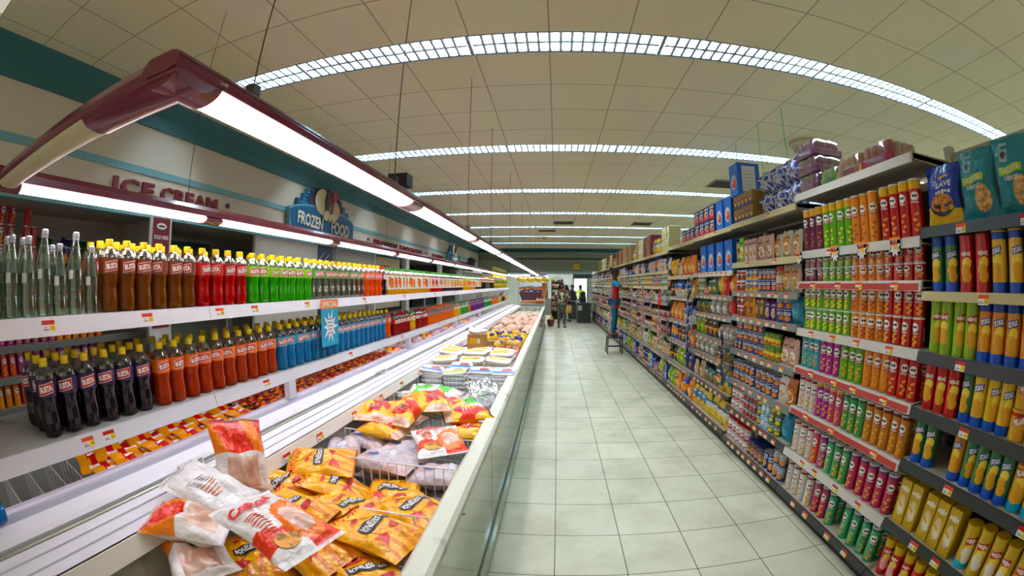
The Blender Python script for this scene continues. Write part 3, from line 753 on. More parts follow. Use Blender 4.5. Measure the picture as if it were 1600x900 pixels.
def tin(key, h, r, c1, c2, name='food_tin', cat='tin', desc='', lid='#c9ccd0', blobc='#d98a2a', metal=True):
    b = MB().lathe([(r * .97, 0), (r, .003), (r, h * .3), (r, h * .97), (r * 1.02, h * .98), (r * 1.02, h), (r * .93, h), (r * .92, h - .004), (.0001, h - .004)],
                   [silver, mat(c2, .3), mat(c1, .3), silver] + [mat(lid, .3, .6 if metal else 0)] * 4, 16)
    q = MB(); f = cyl_fn(r)
    mark(q, f, rect(0, h * .72, r * 1.5, h * .22), wht if c1 not in ('#e8e6df',) else redm, .0005, 6)
    mark(q, f, rect(0, h * .72, r * 1.1, h * .09), mat(c2, .3), .0009, 5)
    q3 = MB(); mark(q3, f, ell(r * .15, h * .35, r * .6, h * .2, 12), mat(blobc, .5), .0009)
    P[key] = Proto(name, b, [('name_label', q), ('picture_label', q3)], cat, desc, 2 * r + .004, h + .001, 2 * r)
def jar(key, h, r, body, lidc, desc='', lab='#e8e6df', name='jar', cat='jar', n=16, blobc='#b3151f'):
    b = MB().lathe([(r * .9, 0), (r, .01), (r, h * .72), (r * .82, h * .82), (r * .8, h * .84)], mat(body, .25, 0, 'crumb'), n)
    lid = MB().lathe([(r * .86, h * .84), (r * .9, h * .85), (r * .9, h * .99), (r * .85, h), (.0001, h)], mat(lidc, .35), n, cap=False)
    q = MB(); f = cyl_fn(r + .0005)
    mark(q, f, rect(0, h * .42, r * 2.4, h * .42), mat(lab, .5), .0005, 8); mark(q, f, rect(0, h * .30, r * 2.2, h * .12, .004), mat(blobc, .5), .0009, 7)
    P[key] = Proto(name, b, [('lid', lid), ('printed_label', q)], cat, desc, 2 * r + .004, h, 2 * r)
def carton(key, w, d, h, c, desc='', panel='#e9e2c8', blobc='#b8572a', wd=None, name='carton', cat='box', band=None, wc='#f4f0e6', side=None):
    b = MB().box(-w/2, w/2, -d/2, d/2, 0, h, mat(c, .45), .003)
    b.box(-.0015, .0015, -d/2 + .004, d/2 - .004, h, h + .0006, tan)
    f = flat_fn(-d/2); q = MB()
    if band: mark(q, f, rect(0, h * .16, w * .96, h * .26), mat(band, .45), .0006)
    if panel: mark(q, f, ell(0, h * .42, w * .34, h * .24, 16), mat(panel, .5), .0008)
    mark(q, f, ell(w * .04, h * .38, w * .24, h * .16, 12, .5), mat(blobc, .5), .0011); mark(q, f, ell(-w * .1, h * .45, w * .13, h * .1, 9, .9), chip, .0014)
    if wd: word(q, f, wd, 0, h * .8, w * .8, mat(wc, .5), .0012, h * .13, .12, .05)
    if side:
        g = lambda x, y, l: (w/2 + l, x, y)
        g2 = lambda x, y, l: (-w/2 - l, -x, y)
        for gg in (g, g2):
            mark(q, gg, rect(0, h * .5, d * .6, h * .8), mat(side, .6), .0006)
            for i in range(6): mark(q, gg, rect(0, h * (.2 + i * .11), d * .5, h * .012), mat('#8b93a0', .6), .001)
    P[key] = Proto(name, b, [('printed_panel', q)], cat, desc, w + .004, h, d)
def pouch_surf(w, h, t, seed, crum=.006, slump=.0):
    rs = random.Random(seed); ph = [rs.uniform(0, 6.28) for _ in range(8)]
    def S(u, v, side):
        e = max(0., 1 - abs(u) ** 3.2) ** .55 * max(0., math.sin(PI * min(max((v - .05) / .9, 0), 1))) ** .5
        vv = v
        n = math.sin(5 * u + ph[0] + 3 * v) * math.sin(7 * v + ph[1]) + .6 * math.sin(11 * u + ph[2]) * math.sin(9 * v + ph[3] + 4 * u) + .5 * math.sin(17 * v + ph[4] + 3 * u)
        y = -side * (t / 2 * e * (1 - slump * (v - .4)) + crum * n * e)
        x = u * w / 2 * (1 - .09 * math.sin(PI * v)) + .004 * math.sin(9 * v + ph[5])
        z = vv * h + .004 * math.sin(6 * u + ph[6]) * (1 if v > .5 else 0)
        return (x, y, z)
    return S
def pouch(key, w, h, t, zone, desc='', name='snack_bag', cat='bag', marks=None, seed=1, nu=12, nv=16, back=None, centre=False, crum=.006, slump=0.):
    """sealed pillow bag with flat crimped ends; zone(u,v)->material"""
    S = pouch_surf(w, h, t, seed, crum, slump); zo = -h / 2 if centre else 0
    b = MB()
    for side in (1, -1):
        vs = []
        for j in range(nv + 1):
            for i in range(nu + 1):
                x, y, z = S(-1 + 2 * i / nu, j / nv, side); vs.append((x, y, z + zo))
        o = len(b.v); b.v += vs
        for j in range(nv):
            for i in range(nu):
                a = o + j * (nu + 1) + i
                f = (a, a + 1, a + nu + 2, a + nu + 1)
                m = zone(-1 + 2 * (i + .5) / nu, (j + .5) / nv) if side == 1 else (back or zone(0.9, .9))
                b.f.append(f if side == 1 else f[::-1]); b.m.append(b.mi(m)); b.sm.append(True)
    q = MB()
    def fn(x, y, l):      # label space: x,y metres from bag centre
        u = max(-1, min(1, x / (w / 2))); v = max(0, min(1, y / h + .5))
        p = S(u, v, 1); return (p[0], p[1] - l - .0012, p[2] + zo)
    if marks: marks(q, fn, w, h)
    P[key] = Proto(name, b, [('printed_front', q)] if marks else [], cat, desc, w * .93, h, t)
def film(c, r_=.22): return mat(c, r_, 0, 'film')
def zz(*bands):     # horizontal bands from the bottom: (top v, colour)
    ms = [(v, film(c)) for v, c in bands]
    def z(u, v):
        for t_, m_ in ms:
            if v <= t_: return m_
        return ms[-1][1]
    return z
def std_marks(wd, wc, blobc, ring=None, wy=.22, by=-.16, wr=0.1, blobm=None):
    def mk(q, f, w, h):
        if ring: mark(q, f, ell(0, h * by, w * .36, h * .22, 18), mat(ring, .5), .0004)
        mark(q, f, ell(0, h * by, w * .30, h * .17, 16), mat(blobc, .5, 0, 'crumb'), .0014)
        if wd: word(q, f, wd, 0, h * wy, w * .62, mat(wc, .5), .0024, h * .1, wr, .05)
    return mk
# snack cans
MEGA, REG, MED, SMA = .30, .235, .152, .092
for nm, col, dsc, bl in (('maroon', '#5c1239', 'maroon', '#b8652a'), ('green', '#5c9a1e', 'green', '#e0d23a'), ('orange', '#d98a10', 'orange', '#a85a10'), ('red', '#b01018', 'red', '#e0a020')):
    chipcan('mega_' + nm, col, MEGA, .0385, top='#d8a818' if nm != 'orange' else '#d98a10', blobc=mat(bl, .5), desc='%s tall chip can' % dsc, topz=.83)
    chipcan('small_' + nm, col, SMA, .037, blobc=mat(bl, .5), desc='%s mini chip can' % dsc)
    chipcan('med_' + nm, col, MED, .037, blobc=mat(bl, .5), desc='%s half-height chip can' % dsc)
for nm, col, top in (('teal', '#2f9aa8', '#1c6470'), ('magenta', '#a01f8c', '#c9a020'), ('green', '#5f9e22', '#2a5a1c'), ('orange', '#d58312', '#a8401a'), ('red', '#b51018', '#7c0c14'), ('white', '#d8d3cc', '#8f1620'), ('pinkgold', '#b8506a', '#d0a020'),
                     ('dkgreen', '#3f8a4a', '#284a3a'), ('dkorange', '#b87818', '#6d1522'), ('coral', '#c44a3a', '#b04a7a'), ('mint', '#3f9a6a', '#1f5a5a'), ('rose', '#b03a5a', '#6a3a78'), ('lilac', '#9a4a7a', '#5a2a78')):
    nice = {'pinkgold': 'pink and gold', 'dkgreen': 'dark green', 'dkorange': 'amber', 'red': 'red', 'mint': 'mint green'}.get(nm, nm)
    chipcan('reg_' + nm, col, REG, .0375, top=top, desc='%s chip can' % nice, topz=.90)
chipcan('lime', '#86a81c', .26, .038, face=False, wd='Mister', lidc='#e8e8e0', desc='lime green chip can')
chipcan('olive', '#5a7a3a', .25, .037, face=False, wd='Mister', lidc='#e8e8e0', desc='olive green chip can')
chipcan('redchip', '#b3121a', .25, .041, face=False, wd='Mister', lidc='#b3121a', desc='glossy red chip can')
chipcan('stax_y', '#d4b01c', .255, .040, face=False, wd='STAX', top='#1d4f9e', lidc='#d4b01c', base='#1d5ab8', desc='yellow and blue chip can', topz=.86)
chipcan('stax_o', '#d0861c', .255, .040, face=False, wd='STAX', top='#1d4f9e', lidc='#1d5ab8', base='#1d5ab8', desc='orange and blue chip can', topz=.84)
chipcan('stax_g', '#2f6a3a', .255, .040, face=False, wd='STAX', top='#1d4f9e', lidc='#1d5ab8', base='#1d5ab8', desc='green and blue chip can', topz=.84)
chipcan('pik', '#d2a818', .125, .048, face=False, wd='PIK-NIK', top='#a81a1a', lidc='#d2a818', desc='yellow shoestring-potato can')
chipcan('pikb', '#d2a818', .25, .048, face=False, wd='PIK-NIK', top='#b81a1a', lidc='#d2a818', base='#2aa0c0', desc='cyan-footed shoestring-potato can', topz=.8)
chipcan('gold', '#c4a41c', .235, .043, face=False, wd='Luxe', lidc='#c4a41c', desc='gold snack can', blobc=mat('#e8e2d0', .5))
chipcan('goldred', '#b81a22', .235, .040, face=False, wd='Luxe', lidc='#c4a41c', top='#c4a41c', desc='red and gold snack can', blobc=mat('#e8b0a8', .5), topz=.8)
chipcan('goldcyan', '#c4a41c', .22, .046, face=False, wd='Luxe', lidc='#c4a41c', base='#2ab0d0', desc='gold cyan-footed snack can', blobc=mat('#e8e2d0', .5))
carton('goldbox', .085, .10, .25, '#b8991a', 'tall gold snack carton', '#d8c89a', '#e8e2d0', 'Luxe')
# cases on the top shelf: shrink-wrapped trays of cans
def canpack(key, c, r, h, nx, ny, tray, desc, filmw=True):
    b = MB(); w, d = nx * 2 * r, ny * 2 * r
    b.box(-w/2 - .003, w/2 + .003, -d/2 - .003, d/2 + .003, 0, h * .45, mat(tray, .4), .004)
    cans = []
    for i in range(nx):
        for j in range(ny):
            cn = MB().lathe([(r * .9, .004), (r * .98, .012), (r * .98, h * .86), (r * .85, h), (r * .8, h), (r * .78, h - .004), (.0001, h - .004)], [mat(c, .3, .4)] * 3 + [silver] * 3, 12, -w/2 + r + 2 * r * i, -d/2 + r + 2 * r * j)
            cans.append(('can', cn))
    q = MB(); f = flat_fn(-d/2 - .003)
    mark(q, f, rect(0, h * .25, w * .5, h * .28), mat('#7a2040', .5) if tray != '#4f8a2a' else dgr, .0006)
    wrap = MB()
    rings = []
    for z, k in ((.002, .004), (h * .5, .009), (h * .96, .006), (h + .006, -.012)):
        W, D = w/2 + k, d/2 + k
        ring = []
        for t in range(32):
            a = 2 * PI * t / 32
            cx = max(-1, min(1, 1.25 * math.cos(a))) * W; cyy = max(-1, min(1, 1.25 * math.sin(a))) * D
            zz_ = z + (.004 * math.sin(9 * a) if z > .01 else 0)
            ring.append((cx, cyy, zz_))
        rings.append(ring)
    wrap.loft(rings, mat('#f6f2f4', .10, 0, 'clear', 0, .02), True, False); wrap.add(rings[-1], [tuple(range(32))], mat('#f6f2f4', .10, 0, 'clear', 0, .02), True)
    P[key] = Proto('can_case', b, cans + [('tray_label', q), ('shrink_wrap', wrap)], 'case of cans', desc, w + .01, h + .008, d)
canpack('case_purple', '#6d3a5a', .033, .115, 4, 4, '#5b2c4c', 'purple shrink-wrapped case of cans')
canpack('case_green', '#5f9a3a', .033, .10, 3, 3, '#4f8a2a', 'green shrink-wrapped case of cans')
canpack('case_tan', '#b07a5a', .033, .12, 4, 3, '#a87a5c', 'tan shrink-wrapped case of cans')
canpack('case_red', '#9a3048', .033, .125, 4, 4, '#8a2a3c', 'red shrink-wrapped case of cans')
# cartons
carton('bluebig', .20, .26, .33, '#1c62b0', 'big blue snack carton', '#c8d8e8', '#c8452a', None, band='#2a7ac8', side='#c9cfd6')
carton('redmulti', .17, .24, .165, '#1b2450', 'red and navy multipack carton', '#e8e6e8', '#b81c28', 'Mmm', band='#c02028')
carton('choc', .085, .2, .135, '#8a6a38', 'brown and navy biscuit carton', '#1d2450', '#d89a2a', None, band='#22284a')
carton('pinkbox', .085, .05, .21, '#c9a8a0', 'pink cereal box', '#e8ddd0', '#a8703a', 'Crunch', wc='#6a2a3a')
carton('greenbox', .10, .06, .24, '#7fa42c', 'green cereal box', '#f0f0e0', '#c8a43a', 'Granola', wc='#2a4a1a')
carton('creambox', .14, .2, .2, '#c8c49a', 'pale green and cream carton', '#e8e8c8', '#9aa85a', 'Tea')
carton('brownbox', .26, .25, .2, '#a8845a', 'plain brown cardboard box', None, '#9a754c')
carton('darkredbox', .14, .2, .2, '#6a1c2c', 'dark red carton', None, '#3a1420')
carton('bluepk', .09, .06, .13, '#2a5ab0', 'small blue packet', '#c8d8e8', '#e8e8e8', 'Oat')
# tins and jars
tin('yeltin', .095, .042, '#d8b41c', '#c89a18', desc='yellow tin', blobc='#7a5a1a')
tin('whitetin', .10, .045, '#e8e6df', '#b3151f', desc='white and red tin', blobc='#6a3a1a')
tin('bluetin', .10, .040, '#2a6ab8', '#e0c04a', desc='blue and yellow tin')
tin('navytin', .095, .036, '#1d2a5c', '#24326a', desc='navy tin', blobc='#e08a5a')
tin('navywide', .10, .052, '#1b2754', '#2a3a78', desc='wide navy tin', blobc='#d8862a')
tin('navytall', .16, .042, '#1f3a80', '#24326a', desc='tall navy tin', blobc='#e0a05a')
tin('navysm', .075, .033, '#222c58', '#5a2a3a', desc='small navy tin', blobc='#c84a3a')
tin('greentin', .085, .045, '#1f4a34', '#2a5a3a', desc='dark green tin', blobc='#e0c030')
tin('redgreen', .10, .036, '#8a2a2a', '#3a6a3a', desc='red and green tin')
tin('palegreen', .10, .042, '#8aa878', '#a8b890', desc='pale green tin', blobc='#4a7a3a')
tin('lightblue', .13, .036, '#6aa0c0', '#88b8d0', desc='pale blue tin', blobc='#e8e8e8')
tin('silvertin', .12, .04, '#8a96a0', '#3a4a6a', desc='silver and navy tin')
tin('redtin', .09, .035, '#b82a2a', '#8a1c1c', desc='red tin', blobc='#e8c8a0')
tin('milktin', .10, .036, '#c8ccc0', '#3a6a4a', desc='white and green tin', blobc='#4a7a5a')
jar('greenjar', .115, .032, '#7a7a3a', '#4a8a2a', 'green-lidded pickle jar', '#d8c040')
jar('redlid', .11, .045, '#c8c4bc', '#b3121c', 'red-lidded white jar', '#e0dcd8')
jar('redlidclear', .21, .05, '#a87a4a', '#b8322a', 'tall red-lidded biscuit jar', '#c8b8a0')
jar('coffee', .15, .038, '#6a4a3a', '#1c2a5a', 'blue-lidded coffee jar', '#8a6a5a', blobc='#c89a7a')
# bags
pouch('blueyel', .24, .31, .075, lambda u, v: film('#e0b81c') if v < .30 + .10 * math.sin(2.2 * u + 2) else film('#1f3f9a'), 'blue and yellow snack bag', marks=lambda q, f, w, h: (mark(q, f, ell(0, -.055, .088, .055, 18), blk, .0006), mark(q, f, ell(0, -.045, .08, .045, 18), mat('#b8773a', .5, 0, 'crumb'), .0016), word(q, f, 'SAVE', .02, .045, .10, wht, .002, .028, .1), word(q, f, 'SABOR', .015, .008, .11, wht, .002, .02, .1), word(q, f, 'original', .01, .085, .07, yel, .002, .016, .12)), seed=3)
pouch('tealbag', .24, .33, .08, lambda u, v: film('#1f7f8c'), 'teal cassava chip bag', marks=lambda q, f, w, h: (mark(q, f, ell(.04, -.07, .055, .062, 16), mat('#c8a06a', .5, 0, 'crumb'), .0010), mark(q, f, rect(-.01, .02, .15, .036, .004), mat('#a8c42a', .5), .0010, 8), word(q, f, 'CASSAVA', -.01, .02, .13, wht, .0028, .022), word(q, f, 'DEPOT', -.01, -.015, .09, wht, .002, .018), mark(q, f, rect(-.045, .10, .05, .085), mat('#9ac0c8', .5), .0008, 4), mark(q, f, ell(-.045, .088, .017, .017), blk, .0016)), seed=5)
pouch('cookie', .15, .22, .07, lambda u, v: mat('#b8803e', .3, 0, 'crumb') if abs(v - .45) < .33 and abs(u) < .75 else film('#b8a890'), 'cookie bag', marks=std_marks('Cookie', '#7a3a20', '#d0a060', '#e8e0d4'), seed=8)
pouch('cookie_p', .15, .23, .07, lambda u, v: film('#c8a090'), 'pink cracker bag', marks=std_marks('Cracker', '#5a2a2a', '#c89a5a', '#f0ece4'), seed=9)
pouch('orangebag', .14, .22, .06, lambda u, v: film('#c8741c') if (int(u * 6 + 9) + int(v * 9)) % 3 else film('#a85a14'), 'orange pretzel bag', marks=std_marks('Pretzel', '#5a2a10', '#b87a3a', '#f0ece0'), seed=10)
pouch('whitebag', .14, .22, .06, lambda u, v: film('#d8d4cc'), 'white snack bag', marks=std_marks('Bites', '#8a2a2a', '#c8a080', '#e8d8c8'), seed=11)
pouch('purplebag', .10, .19, .05, lambda u, v: film('#4a1c60'), 'purple snack pouch', marks=std_marks('Nuts', '#e8e0e8', '#c8a070', '#d8c8e0'), seed=12)
pouch('brownbag', .10, .22, .05, zz((.5, '#5a3a24'), (1, '#7a5a34')), 'brown snack pouch', marks=std_marks('Malt', '#e8d8b0', '#c89a4a'), seed=13)
pouch('orangepouch', .12, .22, .05, zz((1, '#d08a1c')), 'orange cocoa pouch', marks=std_marks('Choco', '#3a1c10', '#6a3a1c'), seed=14)
pouch('tealsoft', .17, .24, .10, zz((1, '#2a7f98')), 'teal soft pack', seed=15, marks=std_marks(None, '#fff', '#4aa0b0'))
pouch('redpouch', .16, .26, .07, zz((1, '#c02a1c')), 'red pouch', marks=std_marks('Hot', '#f0d040', '#d86a2a'), seed=16)
pouch('yelbag', .16, .28, .08, zz((.35, '#d8b41c'), (.6, '#c8c8b0'), (.7, '#2a4a8a'), (1, '#d8b81c')), 'yellow pasta bag', marks=std_marks('Pasta', '#1c3a7a', '#e0b83a'), seed=17)
pouch('yelblue', .16, .26, .08, zz((.4, '#d0b01c'), (.8, '#3a7a98'), (1, '#d8b81c')), 'yellow and blue snack bag', marks=std_marks('Puff', '#e8e8e8', '#e0a02a'), seed=18)
pouch('orangelay', .17, .27, .08, zz((.3, '#d86a14'), (1, '#e08a1c')), 'orange crisp bag', marks=std_marks('Crisp', '#b81c1c', '#e0b04a', '#e8d8a0'), seed=19)
pouch('bluebag', .17, .27, .08, zz((.3, '#1c5ab8'), (.7, '#d87a1c'), (1, '#1c5ab8')), 'blue and orange crisp bag', marks=std_marks('Crisp', '#f0f0f0', '#e0b04a'), seed=20)
pouch('blackbag', .15, .25, .07, zz((.4, '#22201c'), (.5, '#c88a1c'), (1, '#1c1b1a')), 'black crisp bag', marks=std_marks('Chips', '#e8c83a', '#c87a2a'), seed=21)
pouch('greenbag', .16, .26, .08, zz((.3, '#5f9a2a'), (1, '#8aa82a')), 'green crisp bag', marks=std_marks('Lime', '#f0f0e0', '#c8b04a'), seed=22)
pouch('navybag', .15, .25, .08, zz((.4, '#3a2a6a'), (1, '#22306a')), 'navy crisp bag', marks=std_marks('Salt', '#e8e8f0', '#c89a4a'), seed=23)
pouch('clearbag', .15, .19, .10, lambda u, v: mat('#b0aa98', .2, 0, 'crumb'), 'clear bag of beans', marks=std_marks(None, '#fff', '#d8d8c8', '#e0e0d8'), seed=24)
pouch('nutbag', .14, .17, .09, lambda u, v: mat('#8a7a4a', .2, 0, 'crumb') if v < .6 else film('#2a5a4a'), 'green and brown nut bag', marks=std_marks('Nut', '#e8e8e0', '#8a6a3a'), seed=25)
pouch('whiteblue', .15, .25, .08, zz((.45, '#d8dce0'), (1, '#2a5ab0')), 'white and blue crisp bag', marks=std_marks('Cheese', '#f4f4f4', '#e0a84a'), seed=26)
pouch('yellowlay', .17, .27, .08, zz((.2, '#c8781c'), (1, '#e0b01c')), 'golden crisp bag', marks=std_marks('Lite', '#b81c1c', '#e8c86a'), seed=27)
pouch('navypkt', .13, .20, .03, zz((1, '#1c2648')), 'navy peanut packet', name='peanut_packet', cat='packet', marks=lambda q, f, w, h: (mark(q, f, ell(0, -.02, .05, .05, 14), mat('#d8a060', .5, 0, 'crumb'), .0012), mark(q, f, ell(0, .0, .03, .02, 10), redm, .002), word(q, f, 'Nuts', 0, .06, .08, wht, .002, .02)), seed=28)
pouch('candypkt', .075, .085, .03, lambda u, v: film('#a82430') if (u + 2 * v) % .7 < .4 else film('#d8d0cc'), 'red and white sweet packet', name='sweet_packet', cat='packet', seed=29, nu=6, nv=6)
pouch('redpkt', .12, .11, .03, lambda u, v: film('#c8281c') if v > .4 else film('#d8701c'), 'red snack packet', name='snack_packet', cat='packet', seed=30, nu=6, nv=6)
pouch('navystrip', .11, .09, .03, lambda u, v: film('#1f2c5a') if (u - v) % .9 < .7 else film('#b8bcc8'), 'navy snack packet', name='snack_packet', cat='packet', seed=31, nu=6, nv=6)
pouch('greenchip', .17, .23, .05, zz((.35, '#1f5a3a'), (1, '#1c4f2c')), 'dark green chip bag', marks=std_marks('chips', '#e8e8e0', '#d8b050', None, .2, -.2), seed=32)
pouch('purplechip', .15, .24, .05, zz((.3, '#5a3a20'), (1, '#3a2a6a')), 'purple chip bag', marks=std_marks('chips', '#e8e8e0', '#d8a050', None, .2, -.2), seed=33)
pouch('bundle', .24, .26, .16, lambda u, v: film('#c8ccd8', .12) if math.sin(17 * u + 9 * v) + math.sin(19 * v - 8 * u) > -.15 else film('#2a3a8a', .12), 'blue and silver wrapped bundle', name='wrapped_bundle', cat='wrapped bundle', seed=34, crum=.018, nu=26, nv=28)
# soft drink bottles
def bottle(key, h, r, liquid, labc, wd='BUSTA', cap='#ecd015', desc='', fillz=.78, lab=(.53, .74), ltr=.55, labmark='busta', clearc='#d6dcd8', waist=.9):
    k = h / .31
    prof = [(.55 * r, 0), (.88 * r, .004 * k), (r, .022 * k), (r, .06 * k), (waist * r, .105 * k), (waist * r, .13 * k), (r * .985, .155 * k), (r * .985, .165 * k), (r * .985, .225 * k), (r, .232 * k)]
    sh = [(r * .93, .248 * k), (r * .72, .264 * k), (r * .50, .272 * k), (r * .35, .281 * k), (r * .35, .29 * k)]
    liq = mat(liquid, .08, 0, 'p', 0, ltr) if ltr < .8 else mat(liquid, .06, 0, 'clear', 0, .10)
    clr = mat(clearc, .08, 0, 'clear', 0, .08)
    allp = prof + sh
    ms = [liq if allp[i + 1][1] <= fillz * h + .001 else clr for i in range(len(allp) - 1)]
    rip = lambda a, z: (-.05 + .05 * math.cos(5 * a) if z < .03 * k else (-.02 + .02 * math.cos(8 * a) if .05 * k < z < .14 * k else 0))
    b = MB().lathe(allp, ms, 16, ripple=rip)
    zf = max(z for (q_, z), m_ in zip(allp[1:], ms) if m_ is liq); rf = [q_ for q_, z in allp if z == zf][0]
    b.add([(rf * .985 * math.cos(2 * PI * i / 16), rf * .985 * math.sin(2 * PI * i / 16), zf) for i in range(16)], [tuple(range(16))], liq)
    c_ = MB().lathe([(.39 * r, .282 * k), (.40 * r, .285 * k), (.40 * r, .306 * k), (.37 * r, .31 * k), (.0001, .31 * k)], mat(cap, .4), 12, cap=False)
    c_.lathe([(.42 * r, .277 * k), (.42 * r, .281 * k)], mat(cap, .4), 12)
    q = MB(); q2 = MB(); z0, z1 = lab[0] * h, lab[1] * h; rl = r * .985 + .0008
    q.lathe([(rl, z0), (rl, z1)], mat(labc, .35), 16, cap=False)
    f = cyl_fn(rl)
    if labmark == 'busta':
        mark(q, f, rect(0, (z0 + z1) / 2, r * 1.5, (z1 - z0) * .66, .006 * k), mat('#f2e8e4', .4), .0006, 8); mark(q, f, rect(0, (z0 + z1) / 2, r * 1.42, (z1 - z0) * .58, .006 * k), mat('#b3151f', .4), .0010, 8)
        word(q, f, wd, 0, (z0 + z1) / 2, r * 1.25, mat('#f4f0ea', .4), .0016, (z1 - z0) * .38, .16, .06)
        mark(q2, f, rect(r * 2.0, (z0 + z1) / 2, r * .8, (z1 - z0) * .7), mat('#d8d8d4', .5), .0006, 5)
    elif labmark == 'fruit':
        mark(q, f, ell(0, z0 + (z1 - z0) * .55, r * .55, (z1 - z0) * .3, 14), mat(wd, .5), .0006); mark(q, f, ell(r * .1, z0 + (z1 - z0) * .25, r * .4, (z1 - z0) * .14, 10), mat('#e0902a', .5), .0010); mark(q, f, ell(-r * .3, z0 + (z1 - z0) * .83, r * .25, (z1 - z0) * .08, 8, .5), grn, .0010)
    else:
        mark(q, f, ell(0, (z0 + z1) / 2, r * .62, (z1 - z0) * .42, 14), mat('#1c3a6a' if labmark == 'oval' else '#e8e4da', .4), .0006); word(q, f, wd, 0, (z0 + z1) / 2, r * .9, mat('#f4f0ea' if labmark == 'oval' else '#b3151f', .4), .0012, (z1 - z0) * .25)
    P[key] = Proto('drink_bottle', b, [('cap', c_), ('label', q)] + ([('nutrition_label', q2)] if q2.v else []), 'bottle', desc, 2 * r + .003, h, 2 * r)
bottle('b_amber', .31, .050, '#9a5a14', '#7a3a1a', desc='amber soda bottle', ltr=.6)
bottle('b_red', .31, .050, '#c00a2c', '#b8142c', desc='red soda bottle', ltr=.35)
bottle('b_green', .31, .050, '#3fae14', '#8fc43a', desc='green soda bottle', ltr=.35)
bottle('b_clear', .31, .050, '#dfe6e2', '#4f9a4a', desc='clear soda bottle with green label', ltr=.85)
bottle('b_orange', .31, .050, '#f0621a', '#f0702a', desc='bright orange soda bottle', ltr=.2)
bottle('b_purple', .31, .050, '#120a14', '#33204e', desc='dark purple soda bottle', ltr=0)
bottle('b_rust', .31, .050, '#c24a12', '#e0761c', desc='rust orange soda bottle', ltr=.45)
bottle('b_blue', .31, .050, '#1580b8', '#4fa0c0', desc='bright blue soda bottle', ltr=.35)
bottle('b_cola', .31, .050, '#1a0c08', '#a8141c', 'COLA', '#b3151f', 'dark cola bottle', ltr=0, labmark='x')
bottle('b_juiceo', .30, .052, '#e0a020', '#ecebe6', '#e8742a', '#3f8a3a', 'orange juice bottle with white label', lab=(.20, .72), labmark='fruit', ltr=.1, waist=1)
bottle('b_juicer', .30, .052, '#c02a1a', '#ecebe6', '#c8402a', '#3f8a3a', 'red juice bottle with white label', lab=(.20, .72), labmark='fruit', ltr=.1, waist=1)
bottle('b_juiced', .30, .052, '#2a1c24', '#ecebe6', '#e0a02a', '#3f8a3a', 'dark juice bottle with white label', lab=(.20, .72), labmark='fruit', ltr=0, waist=1)
bottle('b_juicey', .30, .052, '#e8c020', '#e8c83a', '#e8902a', '#3f8a3a', 'yellow juice bottle', lab=(.20, .72), labmark='fruit', ltr=.1, waist=1)
bottle('b_fanta', .25, .036, '#e8761a', '#f08a1c', 'FA', '#e8761a', 'orange fizzy drink bottle', labmark='oval', ltr=.2)
bottle('b_redsm', .25, .036, '#8a0c18', '#b8141c', 'Co', '#a01820', 'small red-labelled bottle', labmark='x', ltr=.1)
bottle('b_yelsm', .25, .036, '#e0b81c', '#e8c020', 'TG', '#3f8a3a', 'small yellow drink bottle', labmark='x', ltr=.2)
bottle('b_grnsm', .25, .036, '#1f9a3a', '#2aa83a', 'GO', '#1f7a3a', 'small green drink bottle', labmark='x', ltr=.2)
bottle('b_purpsm', .25, .036, '#5a1a6a', '#8a2a8a', 'FA', '#5a1a6a', 'small purple drink bottle', labmark='oval', ltr=.1)
bottle('b_mixed', .40, .048, '#a8b01c', '#d8c020', '#3a7a2a', '#d8b81c', 'large yellow-green drink bottle', lab=(.20, .72), labmark='fruit', ltr=.1, waist=1)
def glass_bottle(key, h):
    k = h / .33; g = mat('#d3e4d8', .05, 0, 'clear', 0, .07)
    b = MB().lathe([(.030, 0), (.037, .006 * k), (.038, .05 * k), (.035, .09 * k), (.038, .14 * k), (.037, .18 * k), (.030, .235 * k), (.020, .275 * k), (.0145, .295 * k), (.0145, .305 * k)], g, 18, ripple=lambda a, z: .02 * math.cos(9 * a) if z < .2 * k else 0)
    c_ = MB().lathe([(.0165, .296 * k), (.017, .30 * k), (.0165, .306 * k), (.0175, .31 * k), (.0165, .325 * k), (.014, .33 * k), (.0001, .33 * k)], mat('#a8adb2', .35, .7), 14, cap=False)
    w_ = MB().lathe([(.028, .004 * k), (.0345, .01 * k), (.0355, .05 * k), (.0325, .09 * k), (.0355, .14 * k), (.0345, .18 * k), (.0275, .235 * k), (.019, .265 * k), (.0001, .265 * k)], mat('#dfeae2', .04, 0, 'clear', 0, .02), 14, cap=False)
    q = MB(); f = cyl_fn(.0382); mark(q, f, rect(0, .16 * k, .022, .035), mat('#d8dcd8', .5), .0006, 4)
    P[key] = Proto('glass_bottle', b, [('cap', c_), ('water', w_), ('label', q)], 'bottle', 'clear ribbed bottle of water with a silver cap', .079, h, .076)
glass_bottle('glass', .295); glass_bottle('glass_s', .275); glass_bottle('glass_t', .325)
